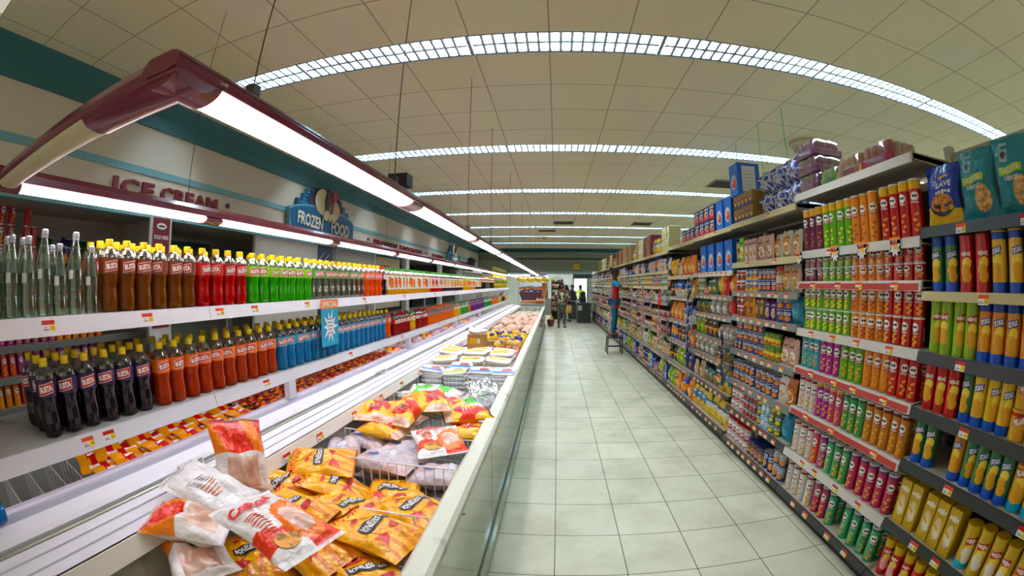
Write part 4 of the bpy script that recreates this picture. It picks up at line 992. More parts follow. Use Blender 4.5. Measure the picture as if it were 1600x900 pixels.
# ------------------------------------------------------------------ goods on the right-hand shelves
def shname(k, i):
    n = len(SHELVES[k])
    return 'top shelf' if i == 0 else ('bottom shelf' if i == n - 1 else '%s shelf down' % od(i))
def fill(k, i, seq, rows=1, far=None, xo=.022, up=None):
    """seq runs from the far end of the bay towards the camera: (key, count, stack, gap after)"""
    z = SHELVES[k][i][0]; ya = bayY(k); L_ = 1.26
    far = (k >= 4) if far is None else far
    seq = [tuple(s) + (1, 0)[len(s) - 2:] if len(s) < 4 else s for s in seq]
    tot = sum(P[s[0]].w * s[1] + s[3] for s in seq); avail = L_ - .05
    while tot > avail:
        j = max(range(len(seq)), key=lambda q: seq[q][1]); s = seq[j]
        if s[1] <= 1: break
        seq[j] = (s[0], s[1] - 1, s[2], s[3]); tot = sum(P[s[0]].w * s[1] + s[3] for s in seq)
    nn = sum(s[1] for s in seq); pad = min((avail - tot) / max(nn, 1), .05)
    y = ya + L_ - .025 - (avail - tot - pad * nn) / 2
    rg = random.Random(k * 101 + i)
    cnt = {}; total = {}
    for s in seq: total[s[0]] = total.get(s[0], 0) + s[1]
    for key, n, st, gap in seq:
        p = P[key]
        for q in range(n):
            w_ = p.w + pad; yc = y - w_ / 2; y -= w_
            c = cnt.get(key, 0); cnt[key] = c + 1
            for row in range(rows):
                if row and p.h > .2 and z > 1.75: continue
                x = SHD + xo + p.d / 2 + row * (p.d + .018)
                if x + p.d / 2 > 2.235: continue
                for lv in range(st):
                    flat = p.name in ('snack_bag', 'wrapped_bundle')
                    rz = -PI / 2 + (rg.uniform(-.1, .1) if (flat or p.cat == 'box') else rg.uniform(-.1, .85))
                    if p.cat == 'box': rz = -PI / 2
                    lvl = ('lower ' if lv == 0 else ('upper ' if lv == st - 1 else 'middle ')) if st > 1 else ''
                    grp = '%ss on the %s of the %s' % (p.desc, shname(k, i), bayname[k])
                    if row: lab = 'rear-row %s%s, %s, %s' % (lvl, p.desc, shname(k, i), bayname[k]); grp = 'rear-row ' + grp + lvl
                    elif total[key] == 1: lab = '%s%s on %s, %s' % (lvl, p.desc, shname(k, i), bayname[k]); grp = None if st == 1 else grp
                    else: lab = '%s%s, %s from far end, %s, %s' % (lvl, p.desc, od(c), shname(k, i), bayname[k])
                    sx = rg.uniform(.94, 1.04) if flat else 1
                    p.put((x + (rg.uniform(0, .012) if row == 0 else 0), yc, z + lv * (p.h + .0005)), (R(rg.uniform(-7, 2)) if flat else 0, 0, rz), lab, grp, (sx, 1, rg.uniform(.94, 1.0) if flat else 1), far or row > 0)
        y -= gap
# nearest bay
fill(0, 0, [('blueyel', 1), ('tealbag', 4)])
fill(0, 1, [('stax_g', 2), ('redchip', 2, 1, .01), ('stax_y', 8)])
fill(0, 2, [('lime', 4), ('stax_o', 10)])
fill(0, 3, [('redchip', 3, 1, .01), ('stax_g', 1), ('stax_y', 3), ('pik', 6, 2)])
fill(0, 4, [('stax_g', 2, 1, .12), ('stax_o', 1), ('stax_g', 4), ('pikb', 5)])
fill(0, 5, [('goldbox', 2, 1, .03), ('goldbox', 3, 1, .03), ('goldcyan', 1), ('gold', 6)])
fill(0, 6, [('goldred', 5), ('gold', 7)], rows=2)
# second bay: the stacked-chip cans
fill(1, 1, [('mega_maroon', 3), ('mega_green', 4), ('mega_orange', 3, 1, .03), ('mega_red', 5)], rows=2)
fill(1, 2, [('small_maroon', 3, 2), ('small_green', 4, 2), ('small_orange', 4, 2), ('small_red', 5, 2)])
fill(1, 3, [('med_green', 7, 2), ('med_orange', 4, 2), ('med_red', 4, 2)])
fill(1, 4, [('reg_teal', 3), ('reg_magenta', 3), ('reg_green', 3), ('reg_orange', 3), ('reg_red', 3)], rows=2)
fill(1, 5, [('reg_white', 3), ('reg_magenta', 2), ('reg_pinkgold', 2), ('reg_dkgreen', 3), ('reg_dkorange', 5)], rows=2)
fill(1, 6, [('reg_white', 3), ('reg_coral', 1), ('reg_lilac', 1), ('reg_mint', 1), ('reg_dkgreen', 2), ('reg_rose', 5)], rows=2)
fill(1, 7, [('reg_white', 4), ('reg_rose', 2), ('reg_mint', 1, 1, .09), ('reg_mint', 4)], rows=2)
def top(key, y, z=2.355, lv=1, x=None, rz=-PI / 2, txt='', n=1, k=1):
    p = P[key]; x = x or SHD + .02 + p.d / 2
    for i in range(lv):
        l = ('', '')[0] if lv == 1 else ['bottom ', 'middle ', 'topmost '][i if lv == 3 else i * 2]
        p.put((x, y, z + i * (p.h + .001)), (0, 0, rz), '%s%s %s' % (l, p.desc, txt), '%ss on top of the %s' % (p.desc, bayname[k]) if lv > 1 or n > 1 else None, far=False)
top('case_purple', 2.62, lv=3, txt='stacked at the far end of the chip-can bay')
top('case_green', 2.35, txt='between the purple and tan cases, chip-can bay top')
top('case_tan', 2.12, txt='on the chip-can bay top'); top('case_red', 1.84, txt='on the chip-can bay top, second from the near end')
# third bay
fill(2, 1, [('yeltin', 1, 2), ('greenbox', 1), ('pinkbox', 3), ('cookie_p', 2), ('cookie', 4)])
fill(2, 2, [('whitetin', 2, 2), ('bluetin', 4, 2), ('navytin', 4, 2), ('redlidclear', 1), ('cookie', 2)])
fill(2, 3, [('whitetin', 2, 2), ('orangepouch', 2), ('brownbag', 3), ('purplebag', 2), ('navywide', 2, 2), ('tealsoft', 1)])
fill(2, 4, [('navytin', 2, 3), ('navywide', 4, 3), ('greenjar', 4, 2), ('cookie_p', 2)])
fill(2, 5, [('navytin', 2, 2), ('navywide', 7, 2), ('whitebag', 1), ('orangebag', 1)])
fill(2, 6, [('redlid', 4, 2), ('navysm', 4, 3), ('greentin', 1, 3), ('lightblue', 2, 2), ('greentin', 2, 3), ('tealsoft', 1)])
fill(2, 7, [('redlid', 5, 2), ('coffee', 4), ('navytall', 2), ('silvertin', 2, 2)], rows=2)
for i in range(5):
    for lv in range(2):
        P['choc'].put((SHD + .02 + .1, 3.97 - i * .088, 2.30 + lv * .138), (0, 0, -PI / 2), '%s brown and navy biscuit carton, %s from far end, third bay top' % (('lower', 'upper')[lv], od(i)), 'biscuit cartons on top of the third bay')
for i in range(3):
    for lv in range(2):
        P['bundle'].put((1.98, 3.42 - i * .23, 2.30 + lv * .2), (R(-4), 0, -PI / 2 + .15 * (i - 1)), '%s blue and silver wrapped bundle, %s from far end, third bay top' % (('lower', 'upper')[lv], od(i)), 'wrapped bundles on top of the third bay', (1, 1.3, .85))
# fourth bay
for i, y in enumerate((4.18, 4.42)): top('bluebig', y, 2.29, txt='on top of the fourth bay, %s' % ('near one', 'far one')[i], n=2, k=3)
top('bluebig', 3.95, 2.58, txt='lying high on the biscuit cartons', k=3, x=1.97)
for i in range(4):
    for lv in range(2): P['redmulti'].put((1.97, 4.66 + i * .18, 2.29 + lv * .168), (0, 0, -PI / 2), '%s red and navy multipack carton, %s from near end, fourth bay top' % (('lower', 'upper')[lv], od(i)), 'multipack cartons on top of the fourth bay')
for i in range(3): P['redmulti'].put((1.97, 5.40 + i * .18, 2.28), (0, 0, -PI / 2), 'red and navy multipack carton, %s from near end, fifth bay top' % od(i), 'multipack cartons on top of the fifth bay')
fill(3, 1, [('navytall', 1), ('bluebig', 2, 1, .02), ('bluebig', 2)])
fill(3, 2, [('redgreen', 2, 2), ('palegreen', 2, 2), ('redtin', 2), ('greenchip', 2), ('yellowlay', 1), ('redpouch', 1), ('orangelay', 1)])
fill(3, 3, [('nutbag', 3), ('clearbag', 3), ('redpouch', 1)])
fill(3, 4, [('greenbag', 2), ('blackbag', 3), ('clearbag', 3)])
fill(3, 5, [('clearbag', 4), ('nutbag', 3)])
fill(3, 6, [('cookie', 2), ('nutbag', 3), ('yelblue', 2)])
fill(3, 7, [('yelblue', 3), ('yelbag', 4)])
fill(4, 1, [('yellowlay', 2), ('whiteblue', 1), ('orangelay', 4)])
fill(4, 2, [('blackbag', 1), ('whiteblue', 3), ('yelblue', 2), ('orangelay', 1)])
fill(4, 3, [('orangelay', 3), ('whiteblue', 3)])
fill(4, 4, [('bluebag', 2), ('blackbag', 2), ('orangelay', 2)])
fill(4, 5, [('blackbag', 2), ('greenbag', 2), ('navybag', 2)])
fill(4, 6, [('greenbag', 2), ('yelblue', 1), ('orangelay', 2), ('bluebag', 1), ('orangelay', 1)])
FAR = {0: ['brownbox', 'creambox', 'darkredbox', 'yelbag', 'creambox', 'brownbox'],
       1: ['bluepk', 'whitebag', 'milktin', 'navybag', 'bluebag', 'pinkbox'],
       2: ['navytall', 'yeltin', 'milktin', 'palegreen', 'navytin', 'redgreen'],
       3: ['redtin', 'milktin', 'palegreen', 'redpouch', 'lightblue', 'greentin'],
       4: ['whitetin', 'redgreen', 'milktin', 'cookie', 'navytin', 'orangebag'],
       5: ['navytin', 'orangebag', 'whitetin', 'brownbag', 'redlid', 'yeltin'],
       6: ['cookie', 'orangebag', 'greentin', 'palegreen', 'whitebag', 'greenbox'],
       7: ['bluepk', 'navybag', 'bluebag', 'purplebag', 'bluepk', 'greenbag', 'navytall']}
rf = random.Random(11)
for k in range(5, BAYS):
    for i in range(len(SHELVES[k])):
        opts = FAR[i]; seq = []; tw = 0
        while tw < 1.12:
            key = rf.choice(opts); p = P[key]
            n = rf.randint(2, 4) if p.w < .12 else rf.randint(1, 3)
            hmax = (SHELVES[k][i - 1][0] - SHELVES[k][i][0] - .05) if i else .45
            st = max(1, min(3, int(hmax / p.h))) if p.cat in ('tin', 'box', 'jar') and i != 1 else 1
            if p.h > hmax + .01: continue
            n = min(n, max(1, int((1.2 - tw) / p.w))); seq.append((key, n, st, 0)); tw += n * p.w
            if k > 10 and tw > .9: break
        merged = {}
        fill(k, i, seq, far=True)
# hanging strips of small packets clipped to the shelf fronts
def strip(key, x, y, z0, z1, dz, label, tint, sc_=1.):
    obj('clip_strip', MB().box(-.006, .006, -.001, .001, z0 - .02, z1 + .05, mat(tint, .4)), None, (x + .02, y, 0), (0, 0, -PI / 2), label='narrow hanging clip strip holding %s' % label, cat='clip strip')
    n = int((z1 - z0) / dz); p = P[key]
    for i in range(n):
        a = (i % 3 - 1) * .5
        p.put((x - .012 - .006 * (i % 2), y + .012 * math.sin(i * 2.1), z1 - (i + 1) * dz), (R(6), R(8 * math.sin(i * 1.7)), -PI / 2 + a * .5), '%s, %s from the top of %s' % (p.desc, od(i), label), 'packets on %s' % label, (sc_, 1, 1), p.w < .1)
strip('navystrip', 1.76, 5.25, .80, 1.78, .075, 'the navy strip beside the fourth bay', '#1f2c5a')
strip('candypkt', 1.74, 6.7, .72, 1.22, .05, 'the wide sweet strip', '#c8c0bc', 1.7)
strip('redpkt', 1.75, 6.75, 1.22, 1.62, .09, 'the red snack strip', '#c8281c')
strip('candypkt', 1.75, 8.1, .66, 1.66, .055, 'the middle sweet strip', '#c8c0bc', 1.3)
strip('candypkt', 1.75, 9.25, .66, 1.66, .055, 'the sweet strip beside the worker', '#c8c0bc', 1.3)
strip('candypkt', 1.75, 12.9, .66, 1.6, .055, 'the far sweet strip', '#c8c0bc', 1.3)
strip('candypkt', 1.75, 15.0, .7, 1.7, .055, 'the furthest sweet strip', '#c8c0bc', 1.3)
strip('navypkt', 1.77, 4.10, .50, 1.22, .19, 'the peanut strip by the third bay', '#b81c28')
# SPECIAL bursts hanging from the second bay's second shelf
bst = MB(); mark(bst, flat_fn(-.002), rect(0, 0, .085, .085), mat('#3f8fb8', .5), 0, 2)
bst.add([(x, -.004, z) for x, z in [(.05 * math.cos(t) * (1 if i % 2 else .6), .05 * math.sin(t) * (1 if i % 2 else .6) - .01) for i, t in enumerate([2 * PI * j / 16 for j in range(16)])]], [tuple(range(16))], wht)
bst.box(-.042, .042, -.005, -.002, .030, .046, mat('#e0902a', .5)).box(-.036, .02, -.006, -.004, .006, .022, redm).box(-.004, .024, -.007, -.004, -.016, .008, yel).box(-.0425, .0425, -.002, 0, -.0425, .046, mat('#3f8fb8', .5))
for i, y in enumerate((2.76, 2.30, 2.02, 1.72)):
    obj('offer_tag', bst, None, (SHD - .012, y, 1.895), (0, 0, -PI / 2), label='small blue starburst offer tag, %s from the far end, under the tall chip cans' % od(i), cat='price sign', group='starburst tags on the second bay')
st_ = MB().box(-.11, .11, -.09, .09, .40, .43, mat('#2a2622', .6), .01)
# ------------------------------------------------------------------ soft drinks on the island shelves
def run(key, ya, yb, zi, rows=1, far=False, where='', x0=-1.765, zadd=0):
    z = (1.555, 1.087)[zi] + zadd; p = P[key]; n = max(1, int((yb - ya) / p.w + .25)); dy = (yb - ya) / n
    rg = random.Random(int(ya * 100) + zi)
    for row in range(rows):
        for i in range(n):
            if row and rg.random() < .12: continue
            x = x0 - p.d / 2 - .004 - row * (p.d + .006); y = ya + dy * (i + .5) + (rg.uniform(-.004, .004))
            sh = ('upper', 'lower')[zi]
            if row: lab = 'rear-row %s, %s drinks shelf%s' % (p.desc, sh, where)
            else: lab = '%s, %s from near end, %s shelf%s' % (p.desc, od(i), sh, where)
            p.put((x, y, z), (0, 0, PI / 2 + rg.uniform(-1.0, .15)), lab, '%ss %s on the %s shelf%s' % (p.desc, 'behind' if row else 'in front', sh, where), far=far or row > 0)
run('glass', .22, .62, 0, 2); run('glass_t', .62, .70, 0, 1); run('glass_s', .70, .78, 0, 2); run('glass_t', .78, .865, 0, 1, where=', taller'); run('glass_s', .87, .96, 0, 1, where=', last')
run('b_amber', .97, 1.575, 0, 3); run('b_red', 1.58, 2.01, 0, 3); run('b_green', 2.02, 2.76, 0, 3); run('b_clear', 2.77, 3.68, 0, 3); run('b_orange', 3.70, 4.12, 0, 2); run('b_cola', 4.13, 4.25, 0, 1)
run('b_purple', .60, 1.27, 1, 3, x0=-1.80); run('b_rust', 1.28, 2.33, 1, 3, x0=-1.79); run('b_blue', 2.34, 4.25, 1, 3, x0=-1.78); run('b_orange', 4.26, 4.36, 1, 1, where=', beyond blue')
far_top = [('b_juiceo', 4.27, 5.9), ('b_juicer', 5.92, 6.55), ('b_juiced', 6.57, 8.1), ('b_juicey', 8.12, 8.7), ('b_juiceo', 8.72, 9.4), ('b_juiced', 9.42, 10.2), ('b_cola', 10.22, 10.9), ('b_clear', 10.92, 11.6), ('b_cola', 11.62, 12.4)]
for i, (k_, a, c) in enumerate(far_top): run(k_, a, c, 0, 2 if i < 3 else 1, i > 2, ', %s far run' % od(i))
run('b_mixed', 12.45, 15.9, 0, 2, True, ', last run'); 
for i in range(int(3.4 / .1)):
    P['b_mixed'].put((-1.83, 12.5 + i * .1, 1.96), (0, 0, PI / 2), 'stacked large yellow-green drink bottle, %s along at the far end' % od(i), 'second tier of yellow-green bottles at the far end', (1, 1, .62), True)
far_low = [('b_redsm', 4.45, 5.0), ('b_yelsm', 5.05, 5.2), ('b_redsm', 5.25, 5.75), ('b_fanta', 5.80, 7.35), ('b_yelsm', 7.4, 7.9), ('b_grnsm', 7.92, 8.6), ('b_fanta', 8.62, 8.9), ('b_purpsm', 9.0, 10.6), ('b_grnsm', 10.65, 11.9), ('b_fanta', 11.95, 13.3), ('b_yelsm', 13.3, 14.2), ('b_cola', 14.25, 15.2), ('b_yelsm', 15.2, 15.9)]
for i, (k_, a, c) in enumerate(far_low): run(k_, a, c, 1, 2 if i < 4 else 1, i > 3, ', %s far run' % od(i))
# ------------------------------------------------------------------ frozen goods
def Z(c, r=.25, tr=0): return film(c, r)
yb1, yb2, ych, yrd = film('#e8ac12'), film('#d98812'), film('#d8501c'), film('#e3a010')
def frango_zone(u, v):
    if v > .86: return film('#f0b41c') if (int(u * 10 + 20) + int(v * 30)) % 2 else film('#c8321c')
    if v < .36 and int(u * 5 + 10) % 2 == 0: return yb2
    return yb1
def frango_marks(q, f, w, h):
    mark(q, f, rect(0, .01, w * .60, h * .12), mat('#22242c', .5), .0025, 14)
    word(q, f, 'BONELESS LEG', 0, .01, w * .54, wht, .0045, h * .07, 0, .03)
    word(q, f, 'FRANGO', -.01, .062, w * .38, mat('#c83a1c', .4), .003, h * .055, 0, .06)
    mark(q, f, ell(w * .18, -.05, w * .12, h * .045, 12), redm, .001); mark(q, f, [(-.09, -.05), (-.05, -.02), (-.045, -.05), (-.02, -.06), (-.045, -.085), (-.08, -.1), (-.075, -.07)], mat('#c83a1c', .4), .001)
    mark(q, f, [(-.03, .09), (.02, .09), (.02, .12), (0, .115), (-.01, .14), (-.018, .115), (-.03, .11)], mat('#e8c84a', .4), .0012)
for i in range(3): pouch('frango%d' % i, .26, .34, .075, frango_zone, 'yellow frozen chicken bag with checked edge', 'frozen_chicken_bag', 'frozen food bag', frango_marks, 40 + i, 26, 36, film('#dca818'), True, .010)
def copa_zone(u, v):
    r = math.hypot(u - .42, (v - .37) * 1.9)
    if r <= .36: return mat('#dcc0ae', .18, 0, 'meat')
    if .36 < r < .54: return film('#e8801c')
    if v < .34 - .1 * u: return film('#e0521c') if v > .16 or u > .1 else film('#e6e4e4')
    return film('#e6e4e4')
def copa_marks(q, f, w, h):
    word(q, f, 'Copacol', -w * .10, h * .23, w * .66, mat("#d8401c", .4), .008, .05, .06, .05)
    for i in range(9): mark(q, f, rect(-w * .27 + (i % 3) * .003, h * .10 - i * .012, w * .22, .003), mat('#d8806a', .5), .003)
    mark(q, f, ell(-w * .18, -h * .30, .05, .034, 14), mat('#c89048', .5, 0, 'crumb'), .003)
def copa_zone2(u, v):
    if v > .55: return film('#dd4a18') if math.sin(4 * u + 3 * v) > -.5 else film('#e8861c')
    if v < .5 and abs(u) < .6 and v > .12: return mat('#d8b8a6', .18, 0, 'meat')
    return film('#e4e0e0')
pouch('copa0', .27, .36, .085, copa_zone, 'white and orange chicken bag', 'frozen_chicken_bag', 'frozen food bag', copa_marks, 51, 34, 42, film('#e4e2e2'), True, .010)
pouch('copa1', .25, .33, .09, copa_zone2, 'orange and clear chicken bag', 'frozen_chicken_bag', 'frozen food bag', None, 52, 30, 36, film('#e4e2e2'), True, .012)
pouch('copaw', .26, .34, .07, lambda u, v: film('#e2e0e2'), 'white-backed chicken bag', 'frozen_chicken_bag', 'frozen food bag', lambda q, f, w, h: [mark(q, f, rect(-.02, .06 - i * .014, w * (.5 - .03 * i), .005), mat('#d8906a' if i > 3 else '#9a96a0', .5), .001) for i in range(9)], 53, 16, 20, None, True, .013)
def red_zone(u, v):
    s = math.sin(6 * v + 2 * u)
    if abs(u) < .38 and .25 < v < .62: return film('#c01822')
    if v < .2: return mat('#dcb8a0', .2, 0, 'meat')
    return film('#e8b412') if s > -.6 else film('#d8481c')
def red_marks(q, f, w, h):
    for i in range(3): mark(q, f, rect(0, -.02 + i * .022, w * .26, .008), mat('#f0e0d0', .5), .001)
    word(q, f, 'o', .0, h * .28, .05, redm, .002, .03)
for i in range(2): pouch('redyel%d' % i, .24, .32, .09, red_zone, 'yellow chicken bag with red label', 'frozen_chicken_bag', 'frozen food bag', red_marks, 61 + i, 26, 32, film('#e0b01c'), True, .012)
pouch('turkey', .22, .34, .10, lambda u, v: film('#b9aeb8') if math.sin(7 * v + 3 * u) > -.2 else mat('#cdb9ba', .2, 0, 'meat'), 'pale lilac wrapped turkey pack', 'frozen_turkey_pack', 'frozen food pack', lambda q, f, w, h: (mark(q, f, rect(.0, .06, .018, .06), mat('#2a5a90', .5), .001, 3), mark(q, f, rect(.02, -.05, .10, .03), mat('#d8d4dc', .5), .001, 5)), 63, 14, 18, None, True, .010)
pouch('vegbag', .24, .32, .07, lambda u, v: film('#3fae2a') if abs(v - .5) < .16 and u > -.4 else (film('#dfe4e2') if (u + v) % .8 < .5 else mat('#d0c4b8', .2, 0, 'meat')), 'white and green frozen bag', 'frozen_bag', 'frozen food bag', None, 64, 14, 16, None, True, .012)
pouch('redsnack', .20, .26, .035, lambda u, v: film('#b81c24') if abs(u - .1 * math.sin(5 * v)) < .3 else (film('#d89a1c') if v < .85 else film('#e8e4e2')), 'yellow snack bag with a red band', 'frozen_snack_bag', 'frozen food bag', lambda q, f, w, h: mark(q, f, rect(0, .02, w * .25, .02), wht, .001, 3), 65, 12, 14, film('#e8e4e4'), True, .008)
pouch('darksnack', .13, .17, .03, lambda u, v: film('#a01c24') if math.sin(8 * u + 5 * v) > .1 else (film('#4a2420') if math.sin(9 * v - 4 * u) > .2 else film('#c88a3a')), 'small dark red snack packet', 'frozen_snack_packet', 'frozen food packet', None, 66, 8, 8, None, True, .008)
pouch('clearplastic', .30, .34, .10, lambda u, v: mat('#eef0f6', .12, 0, 'clear', 0, .14), 'crumpled clear plastic bag', 'plastic_bag', 'plastic bag', None, 67, 20, 20, None, True, .022)
def tray(key, w, d, h, c, top_c, band, desc, blobc):
    b = MB(); rings = []
    for z, k in ((0, .82), (h * .15, .88), (h * .75, 1.0), (h * .85, 1.0), (h, .93)):
        rings.append([(max(-1, min(1, 1.2 * math.cos(2 * PI * t / 20))) * w / 2 * k, max(-1, min(1, 1.2 * math.sin(2 * PI * t / 20))) * d / 2 * k, z) for t in range(20)])
    b.loft(rings, mat(c, .3), True, False); b.add(rings[0], [tuple(range(20))[::-1]], mat(c, .3)); b.add(rings[-1], [tuple(range(20))], mat(top_c, .2, 0, 'film'))
    q = MB(); f = lambda x, y, l: (x, y, h + l)
    if band: mark(q, f, rect(w * .0, -d * .18, w * .9, d * .34), mat(band, .35), .0008)
    mark(q, f, ell(w * .1, d * .12, w * .26, d * .22, 12), mat(blobc, .4, 0, 'crumb'), .0014); mark(q, f, rect(-w * .24, d * .1, w * .34, d * .4), mat('#e8e6e4' if band else '#edb81c', .5), .0018)
    P[key] = Proto('frozen_meat_tray', b, [('printed_film', q)], 'meat tray', desc, w, h, d)
tray('tr_blue', .23, .16, .042, '#eceef0', '#e6e2de', '#2a7cc0', 'white and blue meat tray', '#b0605a')
tray('tr_grn', .23, .16, .042, '#d8dadc', '#dcdcd8', '#8fc43a', 'white and green meat tray', '#c8a090')
tray('tr_yel', .27, .17, .045, '#f0ece6', '#efe6dc', None, 'white meat tray with a yellow label', '#e8b820')
# chickens and net balls
b = MB().blob((0, 0, .07), (.10, .075, .07), mat('#d8b4a0', .28, 0, 'film'), 4, .10, 9)
b.blob((.085, .03, .05), (.045, .028, .028), mat('#d8b4a0', .28, 0, 'film'), 5, .1, 6).blob((.085, -.03, .05), (.045, .028, .028), mat('#d0a896', .28, 0, 'film'), 6, .1, 6).blob((-.09, 0, .07), (.035, .03, .02), mat('#e4d8d4', .2, 0, 'film'), 7, .3, 6)
P['chick'] = Proto('frozen_whole_chicken', b, [], 'frozen chicken', 'pale pink whole frozen chicken in plastic', .22, .14, .15)
b = MB().blob((0, 0, .075), (.085, .075, .075), film('#e2b414'), 8, .08, 9)
cpp = MB().blob((.045, 0, .095), (.05, .055, .05), film('#2f2366'), 9, .06, 7)
P['ball'] = Proto('frozen_poultry_ball', b, [('purple_cap', cpp)], 'frozen poultry', 'round yellow and purple wrapped bird', .18, .15, .15)
def lay(key, x, y, z, rz, tilt=0, roll=0, label=None, grp=None, sc_=(1, 1, 1), far=False):
    """rz: heading of the bag's top edge; face up"""
    P[key].put((x, y, z), Euler((R(-90 + tilt), R(roll), R(rz)), 'XYZ'), label or P[key].desc, grp, sc_, far)
FR = 'yellow chicken bags at the near end of the freezer'
L = lambda *a, **k: lay(*a, **k)
for (key, x, y, z, rz, t, ro, lb) in [
    ('frango0', -.985, 1.22, .79, 52, 6, -6, 'yellow boneless leg bag left of the big front one, label facing up'),
    ('frango1', -.60, 1.20, .80, 50, 4, 4, 'largest front yellow boneless leg bag, beside the freezer rim'),
    ('frango2', -.80, 1.07, .76, 40, 0, -4, 'yellow chicken bag under the white front bag'),
    ('frango0', -.80, 1.40, .745, 42, 10, 8, 'yellow chicken bag in the middle before the long wire divider'),
    ('frango1', -.545, 1.50, .735, 28, 0, 0, 'yellow chicken bag by the wire loop near the rim'),
    ('frango2', -1.16, 1.42, .77, 62, 2, -4, 'yellow chicken bag against the back wall with black label'),
    ('frango0', -.95, 1.545, .76, 74, 14, 10, 'folded yellow chicken bag under the topmost one'),
    ('frango1', -1.08, 1.66, .82, 80, 0, -8, 'topmost yellow chicken bag near the lilac packs'),
    ('frango2', -1.18, 1.72, .75, 30, 0, 0, 'yellow chicken bag tucked in the back corner'),
    ('frango2', -.70, 1.62, .72, -20, 0, 0, 'yellow chicken bag lying against the lilac packs'),
    ('frango0', -.46 - .10, 1.02, .73, 10, 0, 0, 'lower yellow chicken bag beneath the largest one'),
    ('frango1', -1.02, .98, .70, 20, 0, 0, 'lower yellow chicken bag beneath the white bags'),
    ('frango0', -1.12, .62, .62, 5, 0, 0, 'yellow chicken bag deep in the nearest corner'), ('frango1', -.72, .66, .66, -12, 0, 0, 'yellow chicken bag deep beside the rim, nearest')]:
    L(key, x, y, z, rz + 30, t, ro, lb)
L('copa0', -.80, .90, .955, 78, 6, 2, 'large white chicken bag with red lettering and orange ring, nearest of all')
P['copa1'].put((-1.25, 1.26, .96), (R(-28), R(6), R(58)), 'upright orange and clear chicken bag leaning on the lid track')
L('copaw', -1.24, 1.04, .905, 100, 18, -6, 'white-backed chicken bag folded over the orange ones')
L('copa1', -1.20, .86, .86, 118, 4, 0, 'orange and clear chicken bag beneath the white-backed one')
L('copa1', -1.13, .80, .775, 60, 0, 0, 'orange and white chicken bag at the bottom of the nearest heap')
L('copa0', -.60, 2.08, .835, 25, 4, -4, 'white and orange chicken bag resting on the lilac packs')
for i, (x, y, z, rz) in enumerate([(-.83, 1.86, .775, 84), (-.52, 1.84, .74, 92), (-.83, 1.94, .68, 88), (-.55, 1.95, .645, 88), (-1.16, 2.02, .74, 20), (-1.12, 2.25, .71, 80), (-.82, 2.16, .72, 80), (-.55, 1.80, .60, 95), (-.86, 1.84, .58, 88)]):
    L('turkey', x, y, z, rz, 0, 0, 'pale lilac wrapped pack behind the long wire divider, %s from the top left' % od(i), 'lilac packs in the freezer')
for i, (x, y, z, rz, t) in enumerate([(-1.16, 2.52, .83, 10, 8), (-.92, 2.42, .87, -12, 14), (-.80, 2.62, .90, 25, 10), (-.56, 2.62, .82, -70, 4), (-1.00, 2.30, .79, 80, 2), (-.74, 2.86, .80, 60, 0), (-1.18, 2.80, .76, 30, 0), (-.50, 2.48, .75, 85, 0), (-1.02, 2.66, .74, 80, 0), (-.98, 2.92, .80, 100, 0)]):
    L('redyel%d' % (i % 2), x, y, z, rz, t, 0, 'yellow chicken bag with red label, %s of the heap from the back wall' % od(i), 'yellow chicken bags with red labels')
for i, (x, y, z, rz) in enumerate([(-1.13, 3.25, .74, 60), (-.92, 3.38, .76, 80), (-.68, 3.16, .73, 30), (-1.16, 3.52, .73, 10), (-.92, 3.05, .69, 80), (-.62, 3.44, .70, 60), (-.60, 3.02, .68, 90)]):
    L('vegbag', x, y, z, rz, 4, 0, 'white and green frozen bag, %s from the lid track' % od(i), 'white and green frozen bags')
L('clearplastic', -.58, 3.42, .80, 30, 10, 0, 'crumpled clear plastic bag beside the meat trays')
def stack(key, xs, ys, z0, lv, txt, j=.03):
    rg = random.Random(len(txt)); c = 0; p = P[key]
    for a, x in enumerate(xs):
        for b_, y in enumerate(ys):
            for l in range(lv):
                p.put((x + rg.uniform(-j, j), y + rg.uniform(-j, j), z0 + l * (p.h + .002) + (.02 if l == lv - 1 else 0)), (R(rg.uniform(6, 14)) if l == lv - 1 else 0, R(rg.uniform(-6, 6)) if l == lv - 1 else 0, R(rg.uniform(-7, 7))), '%s, %s' % (p.desc, txt % (('bottom', 'middle', 'top', 'topmost')[l if lv < 4 else l], od(a))), p.desc + ' stacks', far=False)
stack('tr_blue', (-1.17, -.68, -.50 + .03), (3.92,), .665, 4, '%s in %s stack from lid track', .01)
stack('tr_blue', (-.93,), (4.14,), .665, 4, '%s in the middle stack behind, %s', .01); stack('tr_grn', (-.93,), (3.90,), .655, 4, '%s in the front stack, %s', .01)
stack('tr_yel', (-1.15, -.86, -.57), (4.36,), .68, 4, '%s, near row, %s from track', .012)
stack('tr_yel', (-1.15, -.86, -.57), (4.60,), .72, 4, '%s, middle row, %s from track', .012)
stack('tr_yel', (-1.15, -.86, -.57), (4.86,), .70, 4, '%s, far row, %s from track', .012)
rg = random.Random(5)
for i in range(60):
    x, y = -1.2 + (i % 5) * .165, 5.16 + (i // 5) * .098
    L('darksnack', x, y, .70 + .04 * ((i // 5) % 2), rg.choice((0, 180)) + rg.uniform(-12, 12), rg.uniform(-3, 3), 0, 'small dark red snack packet in the freezer before the yellow birds', 'small dark red snack packets', far=True)
